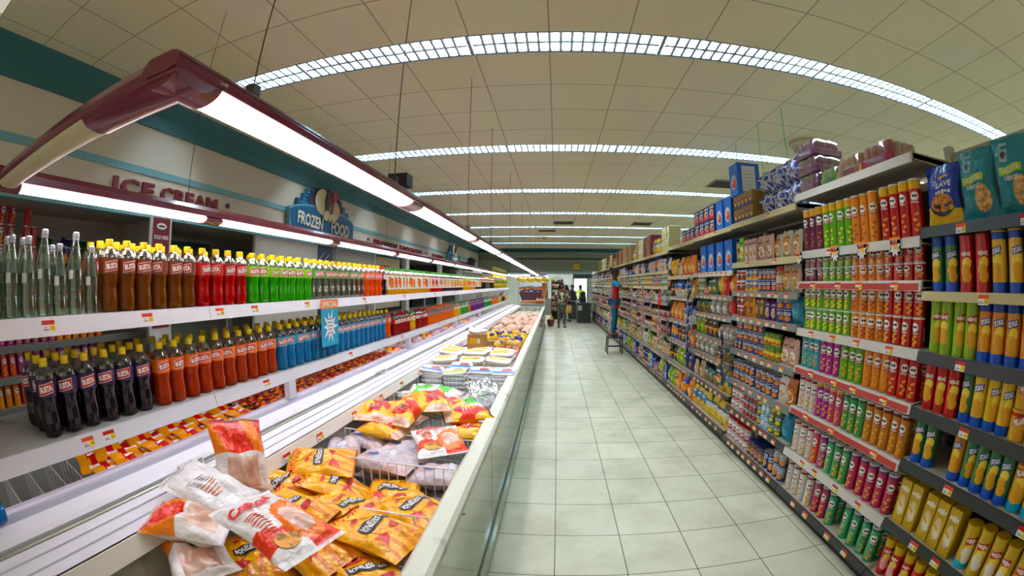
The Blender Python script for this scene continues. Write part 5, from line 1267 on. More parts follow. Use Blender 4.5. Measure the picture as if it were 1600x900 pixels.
for i in range(34):
    x = -1.18 + (i % 5) * .16 + rg.uniform(-.02, .02); y = 6.55 + (i // 5) * .17 + rg.uniform(-.02, .02)
    P['ball'].put((x, y, .66 + .06 * (i % 2)), (R(rg.uniform(-50, 50)), R(rg.uniform(-90, 40)), R(rg.uniform(-180, 180))), 'round yellow and purple wrapped bird, %s in its row, %s row back' % (od(i % 5), od(i // 5)), 'round yellow and purple birds')
for i in range(96):
    c, r_ = i % 4, i // 4
    x = -1.12 + c * .205 + rg.uniform(-.06, .06); y = 7.85 + r_ * .21 + rg.uniform(-.07, .07)
    P['chick'].put((x, y, .64 + rg.uniform(0, .10)), (R(rg.uniform(-35, 35)), R(rg.uniform(-35, 35)), R(rg.uniform(0, 360))), 'pale pink frozen chicken, %s in its row, %s row back' % (od(c), od(r_)), 'whole frozen chickens')
for i in range(16):
    L('vegbag', -1.1 + (i % 4) * .2, 13.1 + (i // 4) * .34, .74, rg.uniform(0, 180), 0, 0, 'pale blue frozen bag near the far end of the freezer', 'frozen bags at the far end', far=True)
# filler beds under the heaps (frost-covered boxes)
def divider(x0, x1, y, z0, z1, name, label, n=16, ang=0., parent=None, m=None):
    m = m or mat('#eeeff2', .35); b = MB()
    for z in (z1, z0 + (z1 - z0) * .5, z0): b.tube([(x0, 0, z), (x1, 0, z)], .0036, m, 5)
    for i in range(n + 1):
        x = x0 + (x1 - x0) * i / n; b.tube([(x, 0, z0), (x, 0, z1)], .0026, m, 4)
    return obj('wire_divider', b, None, (0, y, 0), (0, 0, ang), label=label, cat='wire divider', group='white wire dividers in the freezer')
divider(-1.27, -.44, 1.74, .50, .835, '', 'white wire divider before the lilac packs, nearest full-width one', 18)
divider(-.72, -.44, 1.33, .55, .815, '', 'short white wire loop among the yellow bags', 5)
divider(-1.27, -.44, 2.26, .50, .78, '', 'white wire divider behind the lilac packs', 22)
divider(-1.27, -.44, 3.03, .50, .83, '', 'white wire divider before the white and green bags', 22)
divider(-1.27, -.44, 3.76, .50, .83, '', 'white wire divider before the meat trays', 22)
divider(-1.27, -.44, 5.05, .50, .80, '', 'white wire divider behind the meat trays', 22)
divider(-1.27, -.44, 6.46, .50, .80, '', 'white wire divider before the yellow and purple birds', 22)
b = MB()
for yy in (.02, .5, .98): b.tube([(-.435, 1.74 + yy * .52, .80 - .0), (-.435, 1.74 + yy * .52, .5)], .002, mat('#d9dadc', .3, .3), 4)
b.tube([(-.435, 1.74, .80), (-.435, 2.26, .80)], .0028, mat('#d9dadc', .3, .3), 5)
obj('wire_divider', b, None, label='white wire side rail along the rim beside the lilac packs', cat='wire divider')
# cardboard box with plastic bag on the wire
b = MB().box(-.115, .115, -.10, .10, 0, .20, mat('#b58a58', .7)).box(-.1155, .1155, -.004, .004, .0, .2005, mat('#c8a878', .4))
q = MB(); mark(q, flat_fn(-.1005), rect(-.02, .12, .13, .07), yel, .0006); mark(q, flat_fn(-.1005), rect(.045, .12, .03, .06), wht, .001)
for i in range(4): mark(q, flat_fn(-.1005), rect(-.035, .10 + i * .013, .08, .004), mat('#b3901c', .6), .001)
P['cbox'] = Proto('cardboard_box', b, [('yellow_label', q)], 'box', 'box', .24, .2, .2)
P['cbox'].put((-1.03, 5.60, .80), (0, 0, R(-4)), 'brown cardboard box with a yellow label standing in the freezer')
obj('wire_shelf', MB().box(-.2, .2, -.16, .16, -.004, 0, mat('#c8cacc', .3, .4)).box(-.2, .2, -.16, -.155, -.1, 0, mat('#c8cacc', .3, .4)).box(-.2, .2, .155, .16, -.1, 0, mat('#c8cacc', .3, .4)), None, (-1.03, 5.6, .798), label='low metal rack under the brown cardboard box', cat='rack')
lay('clearplastic', -1.03, 5.60, 1.055, 20, 0, 0, 'crumpled clear plastic bag lying on the brown cardboard box', None, (1, .9, 1))
# back freezer well: snack bags seen below the shelves
rg = random.Random(9)
for i in range(20):
    c, r_ = i % 2, i // 2
    L('redsnack', -2.03 - c * .27 + rg.uniform(-.01, .01), 1.02 + r_ * .125, .765 + .036 * (r_ % 2), 84 + rg.uniform(-8, 8), 10, rg.uniform(-3, 3), 'yellow frozen snack bag with a red band, %s from the near basket, %s column' % (od(r_), ('front', 'rear')[c]), 'yellow and red snack bags in the rear well')
for i in range(116):
    c, r_ = i % 4, i // 4
    L('darksnack', -1.96 - c * .15 + (.04 if r_ % 2 else 0), 2.32 + r_ * .095, .755 + .04 * (r_ % 2) + rg.uniform(0, .004), rg.choice((0, 180)) + rg.uniform(-14, 14), rg.uniform(-3, 3), rg.uniform(-4, 4), 'small dark red snack packet in the rear freezer well', 'snack packets in the rear freezer well', far=True)
for i in range(24):
    L('turkey' if i % 3 else 'redyel0', -2.05 - (i % 2) * .26, 5.1 + (i // 2) * .5, .80, rg.uniform(0, 180), 0, 0, 'pale wrapped frozen pack far along the rear freezer well', 'wrapped packs in the rear freezer well', far=True)
wb = mat('#dcdde2', .35)
def basket_side(y, lab):
    b = MB()
    b.tube([(-1.90, 0, .66), (-2.62, 0, .78)], .003, wb, 5).tube([(-1.90, 0, .45), (-2.62, 0, .45)], .003, wb, 5)
    for i in range(12):
        x = -1.90 - i * .06; b.tube([(x, 0, .45), (x, 0, .66 + .12 * i / 12)], .002, wb, 4)
    obj('wire_divider', b, None, (0, y, 0), label=lab, cat='wire divider', group='white wire dividers in the rear well')
for i, y in enumerate((.30, .46, .62, .78, .90, 1.95, 2.9, 3.15, 3.4, 3.65, 3.9)): basket_side(y, 'white wire divider in the rear freezer well, %s from the near end' % od(i))
for i, (y, k_) in enumerate(((.38, 'tr_yel'), (.70, 'cookie'), (.84, 'cookie'))):
    if k_ == 'tr_yel': P['tr_yel'].put((-2.02, y, .60), (R(20), 0, R(30)), 'single frozen tray in the nearest rear basket')
    else: lay(k_, -2.10, y, .66, 70, 0, 0, 'small beige frozen bag, %s in the near rear baskets' % ('first', 'second')[i - 1])
# blue bottle at the very left edge, lying on the tray
P['b_blue'].put((-1.715, .26, .936), (R(90), 0, R(6)), 'bright blue bottle lying at the left edge on the white tray')

b = MB().tube([(0, 0, 0), (0, .16, 0)], .024, mat('#4a2420', .45), 12); g_ = MB().tube([(0, .16, 0), (0, .22, 0)], .025, mat('#7d8486', .4), 12)
o_ = obj('snack_roll', b, None, (1.875, .98, .8415), (0, 0, R(-28)), label='dark brown roll with a grey end lying before the green and blue cans', cat='snack roll'); obj('grey_end', g_, o_)
# ------------------------------------------------------------------ recess behind the island on the left
rw = mat('#a39a96', .8); pg = mat('#c6c2bc', .6)
struct('wall_recess', MB().box(-4.14, -4.10, YN, 2.50, 0, 2.25, rw).box(-4.10, BX - .02, 2.46, 2.50, .8, 2.25, rw))
b = MB().box(-4.10, -4.085, -1.0, 2.46, 1.97, 2.03, pg).box(-4.10, -4.08, -1.0, 2.46, 2.05, 2.07, pg)
obj('wall_rail', b, None, label='pale slotted rail along the back wall above the chip bags', cat='wall rail')
def recess_shelf(z, x0, x1, y0, y1, lab):
    obj('goods_shelf', MB().box(x0, x1, y0, y1, z - .025, z, deck).box(x1, x1 + .008, y0, y1, z - .05, z + .004, gr_lip), None, label=lab, cat='shelf')
recess_shelf(1.80, -4.08, -3.80, -1.0, 2.45, 'upper wall shelf with chip bags behind the glass bottles')
for i, (k_, y) in enumerate((('greenchip', 1.42), ('purplechip', 1.62), ('greenchip', 1.78), ('greenchip', 1.95))):
    P[k_].put((-3.86, y, 1.81), (R(-5), R((0, 14, 0, -3)[i]), PI / 2), '%s on the wall shelf, %s from the left' % (P[k_].desc, od(i)), 'chip bags behind the glass bottles')
for i, y in enumerate((.95, 1.05, 1.22, 1.30)):
    for lv in range(3 if i < 3 else 2):
        P['med_red'].put((-3.87, y, 1.81 + lv * .153), (0, 0, PI / 2 + .4 * i), 'red half-height can on the wall shelf, column %s, level %s' % (od(i), od(lv)), 'red cans on the wall shelf')
for i, (y, lv) in enumerate(((2.18, 1), (2.26, 1), (2.26, 2), (2.34, 1), (2.42, 1))):
    P['small_red'].put((-3.80, y - .02, 1.81 + (lv - 1) * .094), (0, 0, PI / 2), 'red mini can by the recess corner, %s' % ('far left', 'second', 'top of the pyramid', 'third', 'far right')[i], 'red mini cans by the recess corner')
# poster panel
e = empty('poster_panel', (-3.25, 2.38, 1.0), label='maroon SOLD HERE poster on a white framed post on the left', cat='poster')
b = MB().box(-.02, .0, -.13, .13, 0, 1.245, mat('#c2c0bc', .5)); obj('panel', b, e)
b = MB().box(0, .004, -.095, .105, .3, 1.235, mat('#6e1e26', .45)); f = lambda x, y, l: (.004 + l, x, y)
pp = obj('poster', b, e, label='maroon poster')
q = MB(); mark(q, f, ell(.005, 1.165, .06, .028, 16), wht, .001); mark(q, f, ell(.005, 1.165, .045, .008, 10), blk, .002); word(q, f, 'SOLD HERE', .005, 1.07, .17, wht, .002, .035)
mark(q, f, ell(.03, .93, .035, .016, 10), wht, .001); mark(q, f, rect(.03, .87, .03, .06), wht, .001); mark(q, f, ell(-.05, .93, .03, .014, 10), cream, .001)
obj('poster_print', q, pp)
# cold room seen through the opening, white panel, blue panel, posts
struct('wall_recess_2', MB().box(-4.25, -4.2, 2.5, 3.9, 0, 2.25, mat('#6f7a6a', .8)).box(-4.2, -4.18, 2.5, 3.9, 2.08, 2.16, mat('#1c4a50', .6)).box(-4.2, -4.15, 2.5, 3.9, 2.16, 2.2, mat('#9aa08e', .7)))
b = MB().box(-3.34, -3.30, 3.82, 5.22, .9, 2.245, mat('#c3c0b4', .6)); obj('white_panel', b, None, label='plain white panel below the bulkhead beside the blue panel', cat='panel')
e = empty('blue_panel', (-3.32, 5.5, 1.0), label='narrow dark blue panel with slanted white strokes under FROZEN FOOD', cat='panel')
obj('board', MB().box(-.02, 0, -.24, .20, 0, 1.22, mat('#16304f', .4)).box(-.02, .004, .20, .22, 0, 1.22, mat('#c3c0b4', .6)), e)
q = MB()
for i, (y, z, l_) in enumerate(((-.12, 1.08, .2), (.0, 1.05, .24), (-.16, .96, .16), (.04, .93, .16))):
    c, s_ = math.cos(.6), math.sin(.6)
    q.add([(.001, y + (a * c - b_ * s_), z + a * s_ + b_ * c) for a, b_ in ((-l_/2, -.006), (l_/2, -.006), (l_/2, .006), (-l_/2, .006))], [(0, 1, 2, 3)], mat('#a8bcc8', .4))
obj('white_strokes', q, e)
b = MB().box(-3.34, -3.31, 5.75, 7.3, .9, 2.245, mat('#8e8c82', .6)).box(-3.31, -3.30, 7.25, 7.3, .9, 2.245, pg); obj('grey_panel', b, None, label='grey panel below the bulkhead right of the blue panel', cat='panel')
obj('poster_panel', MB().box(-3.33, -3.31, 7.35, 8.6, 1.2, 2.20, mat('#a59a80', .6)).box(-3.31, -3.305, 7.55, 8.0, 1.4, 2.05, mat('#8a4a30', .5)).box(-3.31, -3.305, 8.1, 8.5, 1.9, 1.92, blk).box(-3.31, -3.305, 8.1, 8.5, 1.8, 1.82, blk).box(-3.31, -3.305, 8.1, 8.5, 1.7, 1.72, blk), None, label='tan poster with a brown picture under FROZEN ENTREES', cat='poster')
for i, y in enumerate((8.75, 11.6, 14.2)): obj('cabinet_post', MB().box(-3.32, -3.22, y, y + .22, .0, 2.24, mat('#c6c8c0', .5)), None, label='pale upright post of the far cold cabinets, %s from the camera' % od(i), cat='post', group='posts of the far cold cabinets')
rc = random.Random(3); cc = ['#8a3a2a', '#d0b030', '#3a6a3a', '#c8c4b8', '#2a4a80', '#b86a2a']
for y0, y1 in ((9.0, 11.55), (11.9, 14.15), (14.5, 17.5)):
    e = empty('cold_cabinet', (-3.7, y0, 0), label='open cold cabinet against the left wall, %s from the camera' % od([9.0, 11.9, 14.5].index(y0)), cat='cabinet', group='cold cabinets on the left wall')
    O = (3.7, -y0, 0)
    obj('body', MB().box(-4.2, -4.15, y0, y1, 0, 2.2, mat('#22282a', .7)).box(-4.2, -3.3, y0, y1, 0, .5, mat('#9a9c96', .5)), e, O)
    for z in (1.0, 1.4, 1.8): obj('shelf', MB().box(-4.15, -3.55, y0, y1, z - .03, z, deck), e, O)
    key = ['yeltin', 'redtin', 'milktin', 'bluetin']
    for z in (1.8, 1.4):
        for i in range(int((y1 - y0) / .16)):
            p = P[rc.choice(key)]; p.put((-3.62, y0 + .1 + i * .16, z), (0, 0, PI / 2), '%s in the left wall cold cabinet, %s along, %s shelf' % (p.desc, od(i), 'upper' if z > 1.5 else 'lower'), 'goods in the left wall cabinets', (1.4, 1.4, 1.5), True)
obj('backing_card', MB().box(2.16, 2.20, 1.56, 2.02, .452, .735, mat('#17357c', .5)).box(2.155, 2.16, 1.60, 1.98, .70, .72, mat('#2a5ab0', .5)), None, label='dark blue backing card behind the rose cans, low in the second bay', cat='card')
# dark brown boxes in the opening
for i, (y, w_) in enumerate(((3.05, .35), (3.35, .3))): obj('storage_box', MB().box(-.12, .12, -w_/2, w_/2, 0, .16, mat('#4a3a28', .7), .005).box(-.121, .121, -.01, .01, .0, .161, mat('#6a563a', .6)), None, (-3.9, y, 1.80), label='dark brown box in the dim opening, %s one' % ('near', 'far')[i], cat='box')
obj('opening_shelf', MB().box(-4.1, -3.7, 2.55, 3.85, 1.76, 1.80, mat('#4a4c46', .7)), None, label='dark ledge carrying the brown boxes in the opening', cat='shelf')
# aisle of shelves behind the island, seen under the lower drinks shelf at the left edge
for i, z in enumerate((.80, 1.02, 1.24, 1.46)):
    recess_shelf(z, -4.08, -3.62, -1.2, 2.44, 'lower back-wall shelf seen under the drinks, %s from the bottom' % od(i))
    for j in range(26):
        y = -.2 + j * .085
        key = ('reg_magenta', 'reg_lilac', 'reg_orange', 'reg_coral')[(j // 5 + i) % 4]
        P[key.replace('reg', 'reg')].put((-3.67, y, z), (0, 0, PI / 2), '%s on back-wall shelf %s, %s from its near end' % (P[key].desc, od(i), od(j % 20) if j < 20 else 'far'), 'snack cans on the back-wall shelves', (.9, .9, .72), True)

# ------------------------------------------------------------------ far end: display, bananas, checkouts
e = empty('display_stand', (-.85, 16.9, 0), label='dark maroon tiered display stand past the end of the freezer', cat='display stand')
obj('base', MB().box(-.5, .5, -.35, .6, 0, .85, mat('#6a6862', .6), .01), e)
obj('tray', MB().prism([(-.42, 1.05), (.42, 1.05), (.55, 1.38), (-.55, 1.38)], -.30, .3, mat('#4c2630', .5), 'y'), e)
obj('front_bin', MB().box(-.5, .5, -.5, -.35, .70, .92, mat('#8a8a84', .5)), e)
rg = random.Random(21)
for i in range(18): P['bluebag'].put((-1.25 + (i % 6) * .16, 16.75 + (i // 6) * .16, 1.39 + .02 * (i % 3)), (R(-25), R(rg.uniform(-25, 25)), R(rg.uniform(-30, 30))), 'blue and white bag heaped on the maroon display tray', 'blue bags on the display tray', (1, 1, .75), True)
for i in range(12): P['darksnack'].put((-1.25 + i * .075, 16.5, .98), (R(-60), 0, R(rg.uniform(-30, 30))), 'small wrapped packet in the bin before the display stand', 'packets in the display bin', far=True)
b = MB()
for k in range(7):
    a = (k - 3) * .16
    pts = [(.02 * math.sin(a), 0, .0), (.05 * math.sin(a * 2), -.04, -.05), (.08 * math.sin(a * 2), -.05, -.11), (.10 * math.sin(a * 2), -.03, -.17)]
    b.tube(pts, [.008, .018, .018, .006], mat('#e0c01c', .45), 6)
b.tube([(0, 0, 0), (0, 0, .05)], .008, mat('#6a7a2a', .6), 5)
P['bananas'] = Proto('banana_bunch', b, [], 'bananas', 'bunch', .2, .2, .1)
for i in range(16): P['bananas'].put((-1.35 + (i % 8) * .15, 16.3 + (i // 8) * .25, 1.98 - .04 * (i % 2)), (0, 0, rg.uniform(-1, 1)), 'bunch of yellow bananas hanging, %s in the %s line' % (od(i % 8), ('near', 'far')[i // 8]), 'hanging banana bunches')
obj('banana_rail', MB().tube([(-1.4, 16.3, 2.03), (-.25, 16.3, 2.03)], .012, alu, 6).tube([(-1.4, 16.55, 2.03), (-.25, 16.55, 2.03)], .012, alu, 6).tube([(-1.4, 16.3, 2.03), (-1.4, 16.55, 2.03), (-1.4, 16.6, 0)], .012, alu, 6).tube([(-.25, 16.55, 2.03), (-.25, 16.75, 1.0)], .012, alu, 6), None, label='metal rail from which the bananas hang', cat='rail')
b = MB()
for i in range(13): b.box(-.10, .10, -.05, .05, i * .042, i * .042 + .026, mat('#8a3020', .5)).box(-.09, .09, -.045, .045, i * .042 + .026, i * .042 + .042, mat('#d8b870', .5))
obj('striped_column', b, None, (-.38, 16.42, 1.2), label='red and yellow striped stack at the end of the freezer', cat='stacked packs')
obj('column_post', MB().box(-.03, .03, -.03, .03, 0, 1.2, alu), None, (-.38, 16.42, 0), label='metal post below the striped stack', cat='post')
for i in range(6): P['redyel1'].put((-.62 + (i % 3) * .14, 16.55 + (i // 3) * .2, 1.10), (R(-60), 0, R(rg.uniform(-60, 60))), 'orange wrapped pack beside the striped stack', 'orange packs beside the striped stack', (.7, .7, .7), True)
# checkout counters at the far right of the aisle
for i, (x, y) in enumerate(((1.35, 19.3), (1.0, 21.2))):
    e = empty('checkout_counter', (x, y, 0), label='dark checkout counter at the end of the aisle, %s one' % ('near', 'far')[i], cat='counter', group='checkout counters')
    obj('body', MB().box(-.3, .3, -.8, .8, 0, .82, mat('#3c423e', .5), .01), e); obj('worktop', MB().box(-.33, .33, -.83, .83, .82, .87, mat('#22262a', .4)), e)
    obj('till', MB().box(-.15, .15, .2, .5, .87, 1.1, mat('#2a2c30', .5), .01).box(-.12, .12, .3, .33, 1.1, 1.35, mat('#1a1c20', .4)), e)
obj('paper_notice', MB().box(-.09, .09, -.003, .003, 0, .22, wht), None, (1.15, 18.49, .55), label='white paper on the near checkout counter', cat='notice')
e = empty('display_rack', (.15, 20.4, 0), label='tall brown goods rack behind the standing shopper', cat='rack')
obj('frame', MB().box(-.28, .28, -.15, .15, 0, .1, blk).box(-.28, -.25, -.15, .15, .1, 1.95, blk).box(.25, .28, -.15, .15, .1, 1.95, blk).box(-.28, .28, .12, .15, .1, 1.95, mat('#4a4238', .7)), e)
for i in range(6): obj('shelf', MB().box(-.25, .25, -.15, .12, .4 + i * .28, .42 + i * .28, mat('#5a5348', .6)), e)
for i in range(6):
    for j in range(4): P[('whitetin', 'yeltin', 'redlid', 'milktin')[(i + j) % 4]].put((-.04 + j * .12, 20.33, .42 + i * .28), (0, 0, 0), 'container on the brown rack behind the shopper, %s shelf, %s across' % (od(i), od(j)), 'containers on the brown rack', (1.1, 1.1, 1.8), True)
obj('fan', MB().lathe([(.16, 0), (.16, .03), (.03, .04)], mat('#c8ccc8', .4), 18), None, (-.45, 24.96, 1.75), (R(90), 0, 0), label='round white fan on the tiled end wall', cat='fan')
obj('kitchen_counter', MB().box(-.7, .25, -.25, .25, 0, .9, mat('#6a6d66', .5), .01).box(-.55, -.05, -.2, .2, .9, 1.3, mat('#202326', .4), .01), None, (-.3, 23.4, 0), label='grey counter with a black oven by the tiled wall', cat='counter')
obj('floor_basket', MB().lathe([(.10, 0), (.16, .22), (.17, .25)], mat('#7a4a38', .6), 14).blob((0, 0, .25), (.14, .14, .06), mat('#a8603a', .6), 3, .2, 7), None, (-.12, 16.9, 0), label='small round brown basket on the floor by the freezer end', cat='basket')
obj('wet_floor_item', MB().lathe([(.12, 0), (.10, .03), (.03, .28), (.02, .30)], mat('#d8a81c', .5), 10), None, (-.12, 19.5, 0), label='small yellow floor cone left of the walking shopper', cat='cone')

for i, (x, y, z) in enumerate(((2.0, 4.15, 2.62), (1.98, 3.55, 2.74), (2.0, 3.1, 2.74))): obj('hanging_thread', MB().tube([(0, 0, 0), (-.01, 0, -.3), (.005, 0, z - CZ)], .004, mat('#6ad06a', .5), 5), None, (x, y, CZ), label='pale green thread hanging from the ceiling over the top shelf, %s from the near end' % od(2 - i), cat='thread', group='green ceiling threads')
# ------------------------------------------------------------------ people
skin = mat('#5a3524', .5); hair = mat('#17120f', .6); 
def body(name, J, m, parent=None, loc=(0, 0, 0), sub=2, label=None):
    """continuous skinned surface: J = {joint: (pos, radius, parent joint)}"""
    keys = list(J); me = bpy.data.meshes.new(name)
    me.from_pydata([J[k][0] for k in keys], [(keys.index(J[k][2]), keys.index(k)) for k in keys if J[k][2]], [])
    o = bpy.data.objects.new(name, me); COL.objects.link(o)
    sk = o.modifiers.new('s', 'SKIN'); sk.use_smooth_shade = True; sk.branch_smoothing = .6
    for i, k in enumerate(keys):
        r = J[k][1]; r = r if isinstance(r, tuple) else (r, r)
        me.skin_vertices[0].data[i].radius = r; me.skin_vertices[0].data[i].use_root = (J[k][2] is None)
    ss = o.modifiers.new('u', 'SUBSURF'); ss.levels = sub; ss.render_levels = sub
    bpy.context.view_layer.update()
    ev = o.evaluated_get(bpy.context.evaluated_depsgraph_get())
    nm = bpy.data.meshes.new_from_object(ev); nm.name = name
    bpy.data.objects.remove(o)
    nm.materials.clear(); nm.materials.append(m)
    o = bpy.data.objects.new(name, nm); COL.objects.link(o); o.location = loc
    if parent: o.parent = parent
    if label: o['label'] = label
    return o
def fingers(J, side, wrist, d, curl, across, dn='hand'):
    """palm plus five separate fingers, growing from the wrist joint"""
    w_ = Vector(J[wrist][0]); d = Vector(d).normalized(); a = Vector(across).normalized(); c = Vector(curl).normalized()
    palm = w_ + d * .05; J[side + 'palm'] = (tuple(palm), (.022, .030), wrist)
    for i, (o_, l_) in enumerate(((-.030, .058), (-.010, .070), (.010, .066), (.029, .050))):
        k = palm + d * .042 + a * o_; p = k + d * l_ * .55 + c * l_ * .18; t = p + d * l_ * .32 + c * l_ * .36
        J['%sk%d' % (side, i)] = (tuple(k), .0105, side + 'palm'); J['%sp%d' % (side, i)] = (tuple(p), .009, '%sk%d' % (side, i)); J['%st%d' % (side, i)] = (tuple(t), .0075, '%sp%d' % (side, i))
    k = palm - d * .01 - a * .034; t = k + d * .04 - a * .012 + c * .02
    J[side + 'th1'] = (tuple(k), .012, side + 'palm'); J[side + 'th2'] = (tuple(t), .010, side + 'th1')
def person(loc, rz, label, arms, legs, H=1.72, top='#333333', trousers='#444444', shoes='#1a1614', lean=0., headrot=0., longhair=True, sleeves=.6, extra=None, skirtless=True, bun=False, female=True):
    """faces -y locally"""
    e = empty('person', loc, (0, 0, rz), label, 'person')
    s = H / 1.72; V = lambda x, y, z: (x * s, y * s + lean * z * s, z * s)
    sw = .17 if female else .20
    J = {'pelvis': (V(0, 0, .93), (.135 * s, .10 * s), None), 'waist': (V(0, 0, 1.10), (.115 * s, .085 * s), 'pelvis'), 'chest': (V(0, -.01, 1.28), (.14 * s, .10 * s), 'waist'), 'upper': (V(0, 0, 1.40), (.11 * s, .075 * s), 'chest'), 'neck': (V(0, 0, 1.475), .062 * s, 'upper'), 'skull0': (V(0, -.012, 1.535), .075 * s, 'neck'),
         'skull1': (V(0, -.015, 1.605), (.098 * s, .112 * s), 'skull0'), 'skull2': (V(0, -.005, 1.675), (.088 * s, .10 * s), 'skull1')}
    for n, sd_, A, Lg in (('l', -1, arms[0], legs[0]), ('r', 1, arms[1], legs[1])):
        J[n + 'sh'] = (V(sd_ * sw, 0, 1.39), .052 * s, 'upper'); J[n + 'el'] = (V(*A[0]), .040 * s, n + 'sh'); J[n + 'wr'] = (V(*A[1]), .026 * s, n + 'el')
        d = Vector(A[1]) - Vector(A[0]); fingers(J, n, n + 'wr', d, (-sd_ * .8, -.4, 0), (0, 1, 0) if abs(d.normalized().z) > .7 else (0, 0, 1))
        J[n + 'hip'] = (V(sd_ * .09, 0, .88), .088 * s, 'pelvis'); J[n + 'kn'] = (V(*Lg[0]), .055 * s, n + 'hip'); J[n + 'an'] = (V(*Lg[1]), .036 * s, n + 'kn')
        J[n + 'he'] = (tuple(Vector(V(*Lg[1])) + Vector((0, .02, -.045)) * s), .034 * s, n + 'an'); J[n + 'to'] = (tuple(Vector(V(*Lg[1])) + Vector((sd_ * .01, -.14, -.05)) * s), .030 * s, n + 'an')
    body('body', J, skin, e)
    hd = Vector(V(0, -.015, 1.605))
    def G(k, r, p): return (J[k][0], r, p)
    # clothes: slightly larger shells over the same joints
    T = {'pelvis': (J['pelvis'][0], (.155 * s, .118 * s), None), 'waist': G('waist', (.132 * s, .10 * s), 'pelvis'), 'chest': G('chest', (.157 * s, .117 * s), 'waist'), 'upper': G('upper', (.128 * s, .09 * s), 'chest')}
    for n in 'lr':
        T[n + 'sh'] = G(n + 'sh', .066 * s, 'upper')
        el = Vector(J[n + 'sh'][0]).lerp(Vector(J[n + 'el'][0]), min(1, sleeves * 1.6)); T[n + 'el'] = (tuple(el), .055 * s, n + 'sh')
        if sleeves > .7: T[n + 'wr'] = (tuple(Vector(J[n + 'el'][0]).lerp(Vector(J[n + 'wr'][0]), .85)), .040 * s, n + 'el')
    t_ = mat(top, .8) if isinstance(top, str) else top
    body('top_garment', T, t_, e)
    B = {'pelvis': (V(0, 0, .95), (.146 * s, .112 * s), None)}
    for n in 'lr':
        B[n + 'hip'] = G(n + 'hip', .10 * s, 'pelvis'); B[n + 'kn'] = G(n + 'kn', .070 * s, n + 'hip'); B[n + 'an'] = (tuple(Vector(J[n + 'kn'][0]).lerp(Vector(J[n + 'an'][0]), .93)), .055 * s, n + 'kn')
    body('trousers', B, mat(trousers, .8), e)
    for n in 'lr':
        S_ = {'a': (tuple(Vector(J[n + 'he'][0]) + Vector((0, 0, .0))), .046 * s, None), 'b': (tuple((Vector(J[n + 'he'][0]) + Vector(J[n + 'to'][0])) / 2), .042 * s, 'a'), 'c': (J[n + 'to'][0], .038 * s, 'b')}
        body('shoe', S_, mat(shoes, .6), e)
    # hair, face
    hm_ = MB(); c, q_ = math.cos(headrot), math.sin(headrot)
    def HR(x, y, z): return (hd.x + (x * c - y * q_) * s, hd.y + (x * q_ + y * c) * s, hd.z + z * s)
    hb = MB().blob(HR(0, .022, .035), (.098 * s, .108 * s, .098 * s), hair, 3, .04, 8)
    if longhair:
        for a in range(7):
            t = -1.3 + a * .43; hb.tube([HR(.07 * math.sin(t), .05 + .04 * math.cos(t), .02), HR(.10 * math.sin(t), .07 + .05 * math.cos(t), -.10), HR(.12 * math.sin(t), .06 + .05 * math.cos(t), -.28), HR(.11 * math.sin(t), .06 + .04 * math.cos(t), -.40)], [.035 * s, .042 * s, .036 * s, .012 * s], hair, 6)
    if bun: hb.blob(HR(0, .10, .09), (.062 * s, .062 * s, .062 * s), hair, 5, .05, 6)
    obj('hair', hb, e)
    fb = MB().blob(HR(0, -.105, -.01), (.013 * s, .018 * s, .02 * s), skin, 1, 0, 5)
    for sd_ in (-1, 1):
        fb.blob(HR(sd_ * .03, -.086, .012), (.013 * s, .008 * s, .008 * s), mat('#d8d0c8', .4), 1, 0, 5).blob(HR(sd_ * .03, -.092, .012), (.006 * s, .005 * s, .006 * s), blk, 1, 0, 5).blob(HR(sd_ * .078, .0, .0), (.010 * s, .018 * s, .028 * s), skin, 1, 0, 5)
        fb.box(HR(sd_ * .03, -.09, 0)[0] - .016 * s, HR(sd_ * .03, -.09, 0)[0] + .016 * s, HR(0, -.094, 0)[1], HR(0, -.088, 0)[1], hd.z + .028 * s, hd.z + .033 * s, hair)
    fb.blob(HR(0, -.088, -.048), (.026 * s, .010 * s, .009 * s), mat('#6d2e2a', .5), 1, 0, 5)
    obj('face', fb, e)
    return e, J, V
pat = bpy.data.materials.new('leafy_print'); pat.use_nodes = True
n_ = pat.node_tree.nodes.new('ShaderNodeTexVoronoi'); n_.inputs['Scale'].default_value = 14
r_ = pat.node_tree.nodes.new('ShaderNodeValToRGB'); r_.color_ramp.interpolation = 'CONSTANT'
for p_, c_ in ((0, '#22281c'), (.35, '#5a6a3a'), (.55, '#b8b890'), (.8, '#2a3424')):
    el = r_.color_ramp.elements.new(p_) if p_ > 0 else r_.color_ramp.elements[0]
    el.color = lin(c_); el.position = p_
r_.color_ramp.elements[-1].color = lin('#2a3424')
tc_ = pat.node_tree.nodes.new('ShaderNodeTexCoord')
pat.node_tree.links.new(tc_.outputs['Object'], n_.inputs['Vector']); pat.node_tree.links.new(n_.outputs['Color'], r_.inputs[0]); pat.node_tree.links.new(r_.outputs[0], pat.node_tree.nodes['Principled BSDF'].inputs['Base Color'])
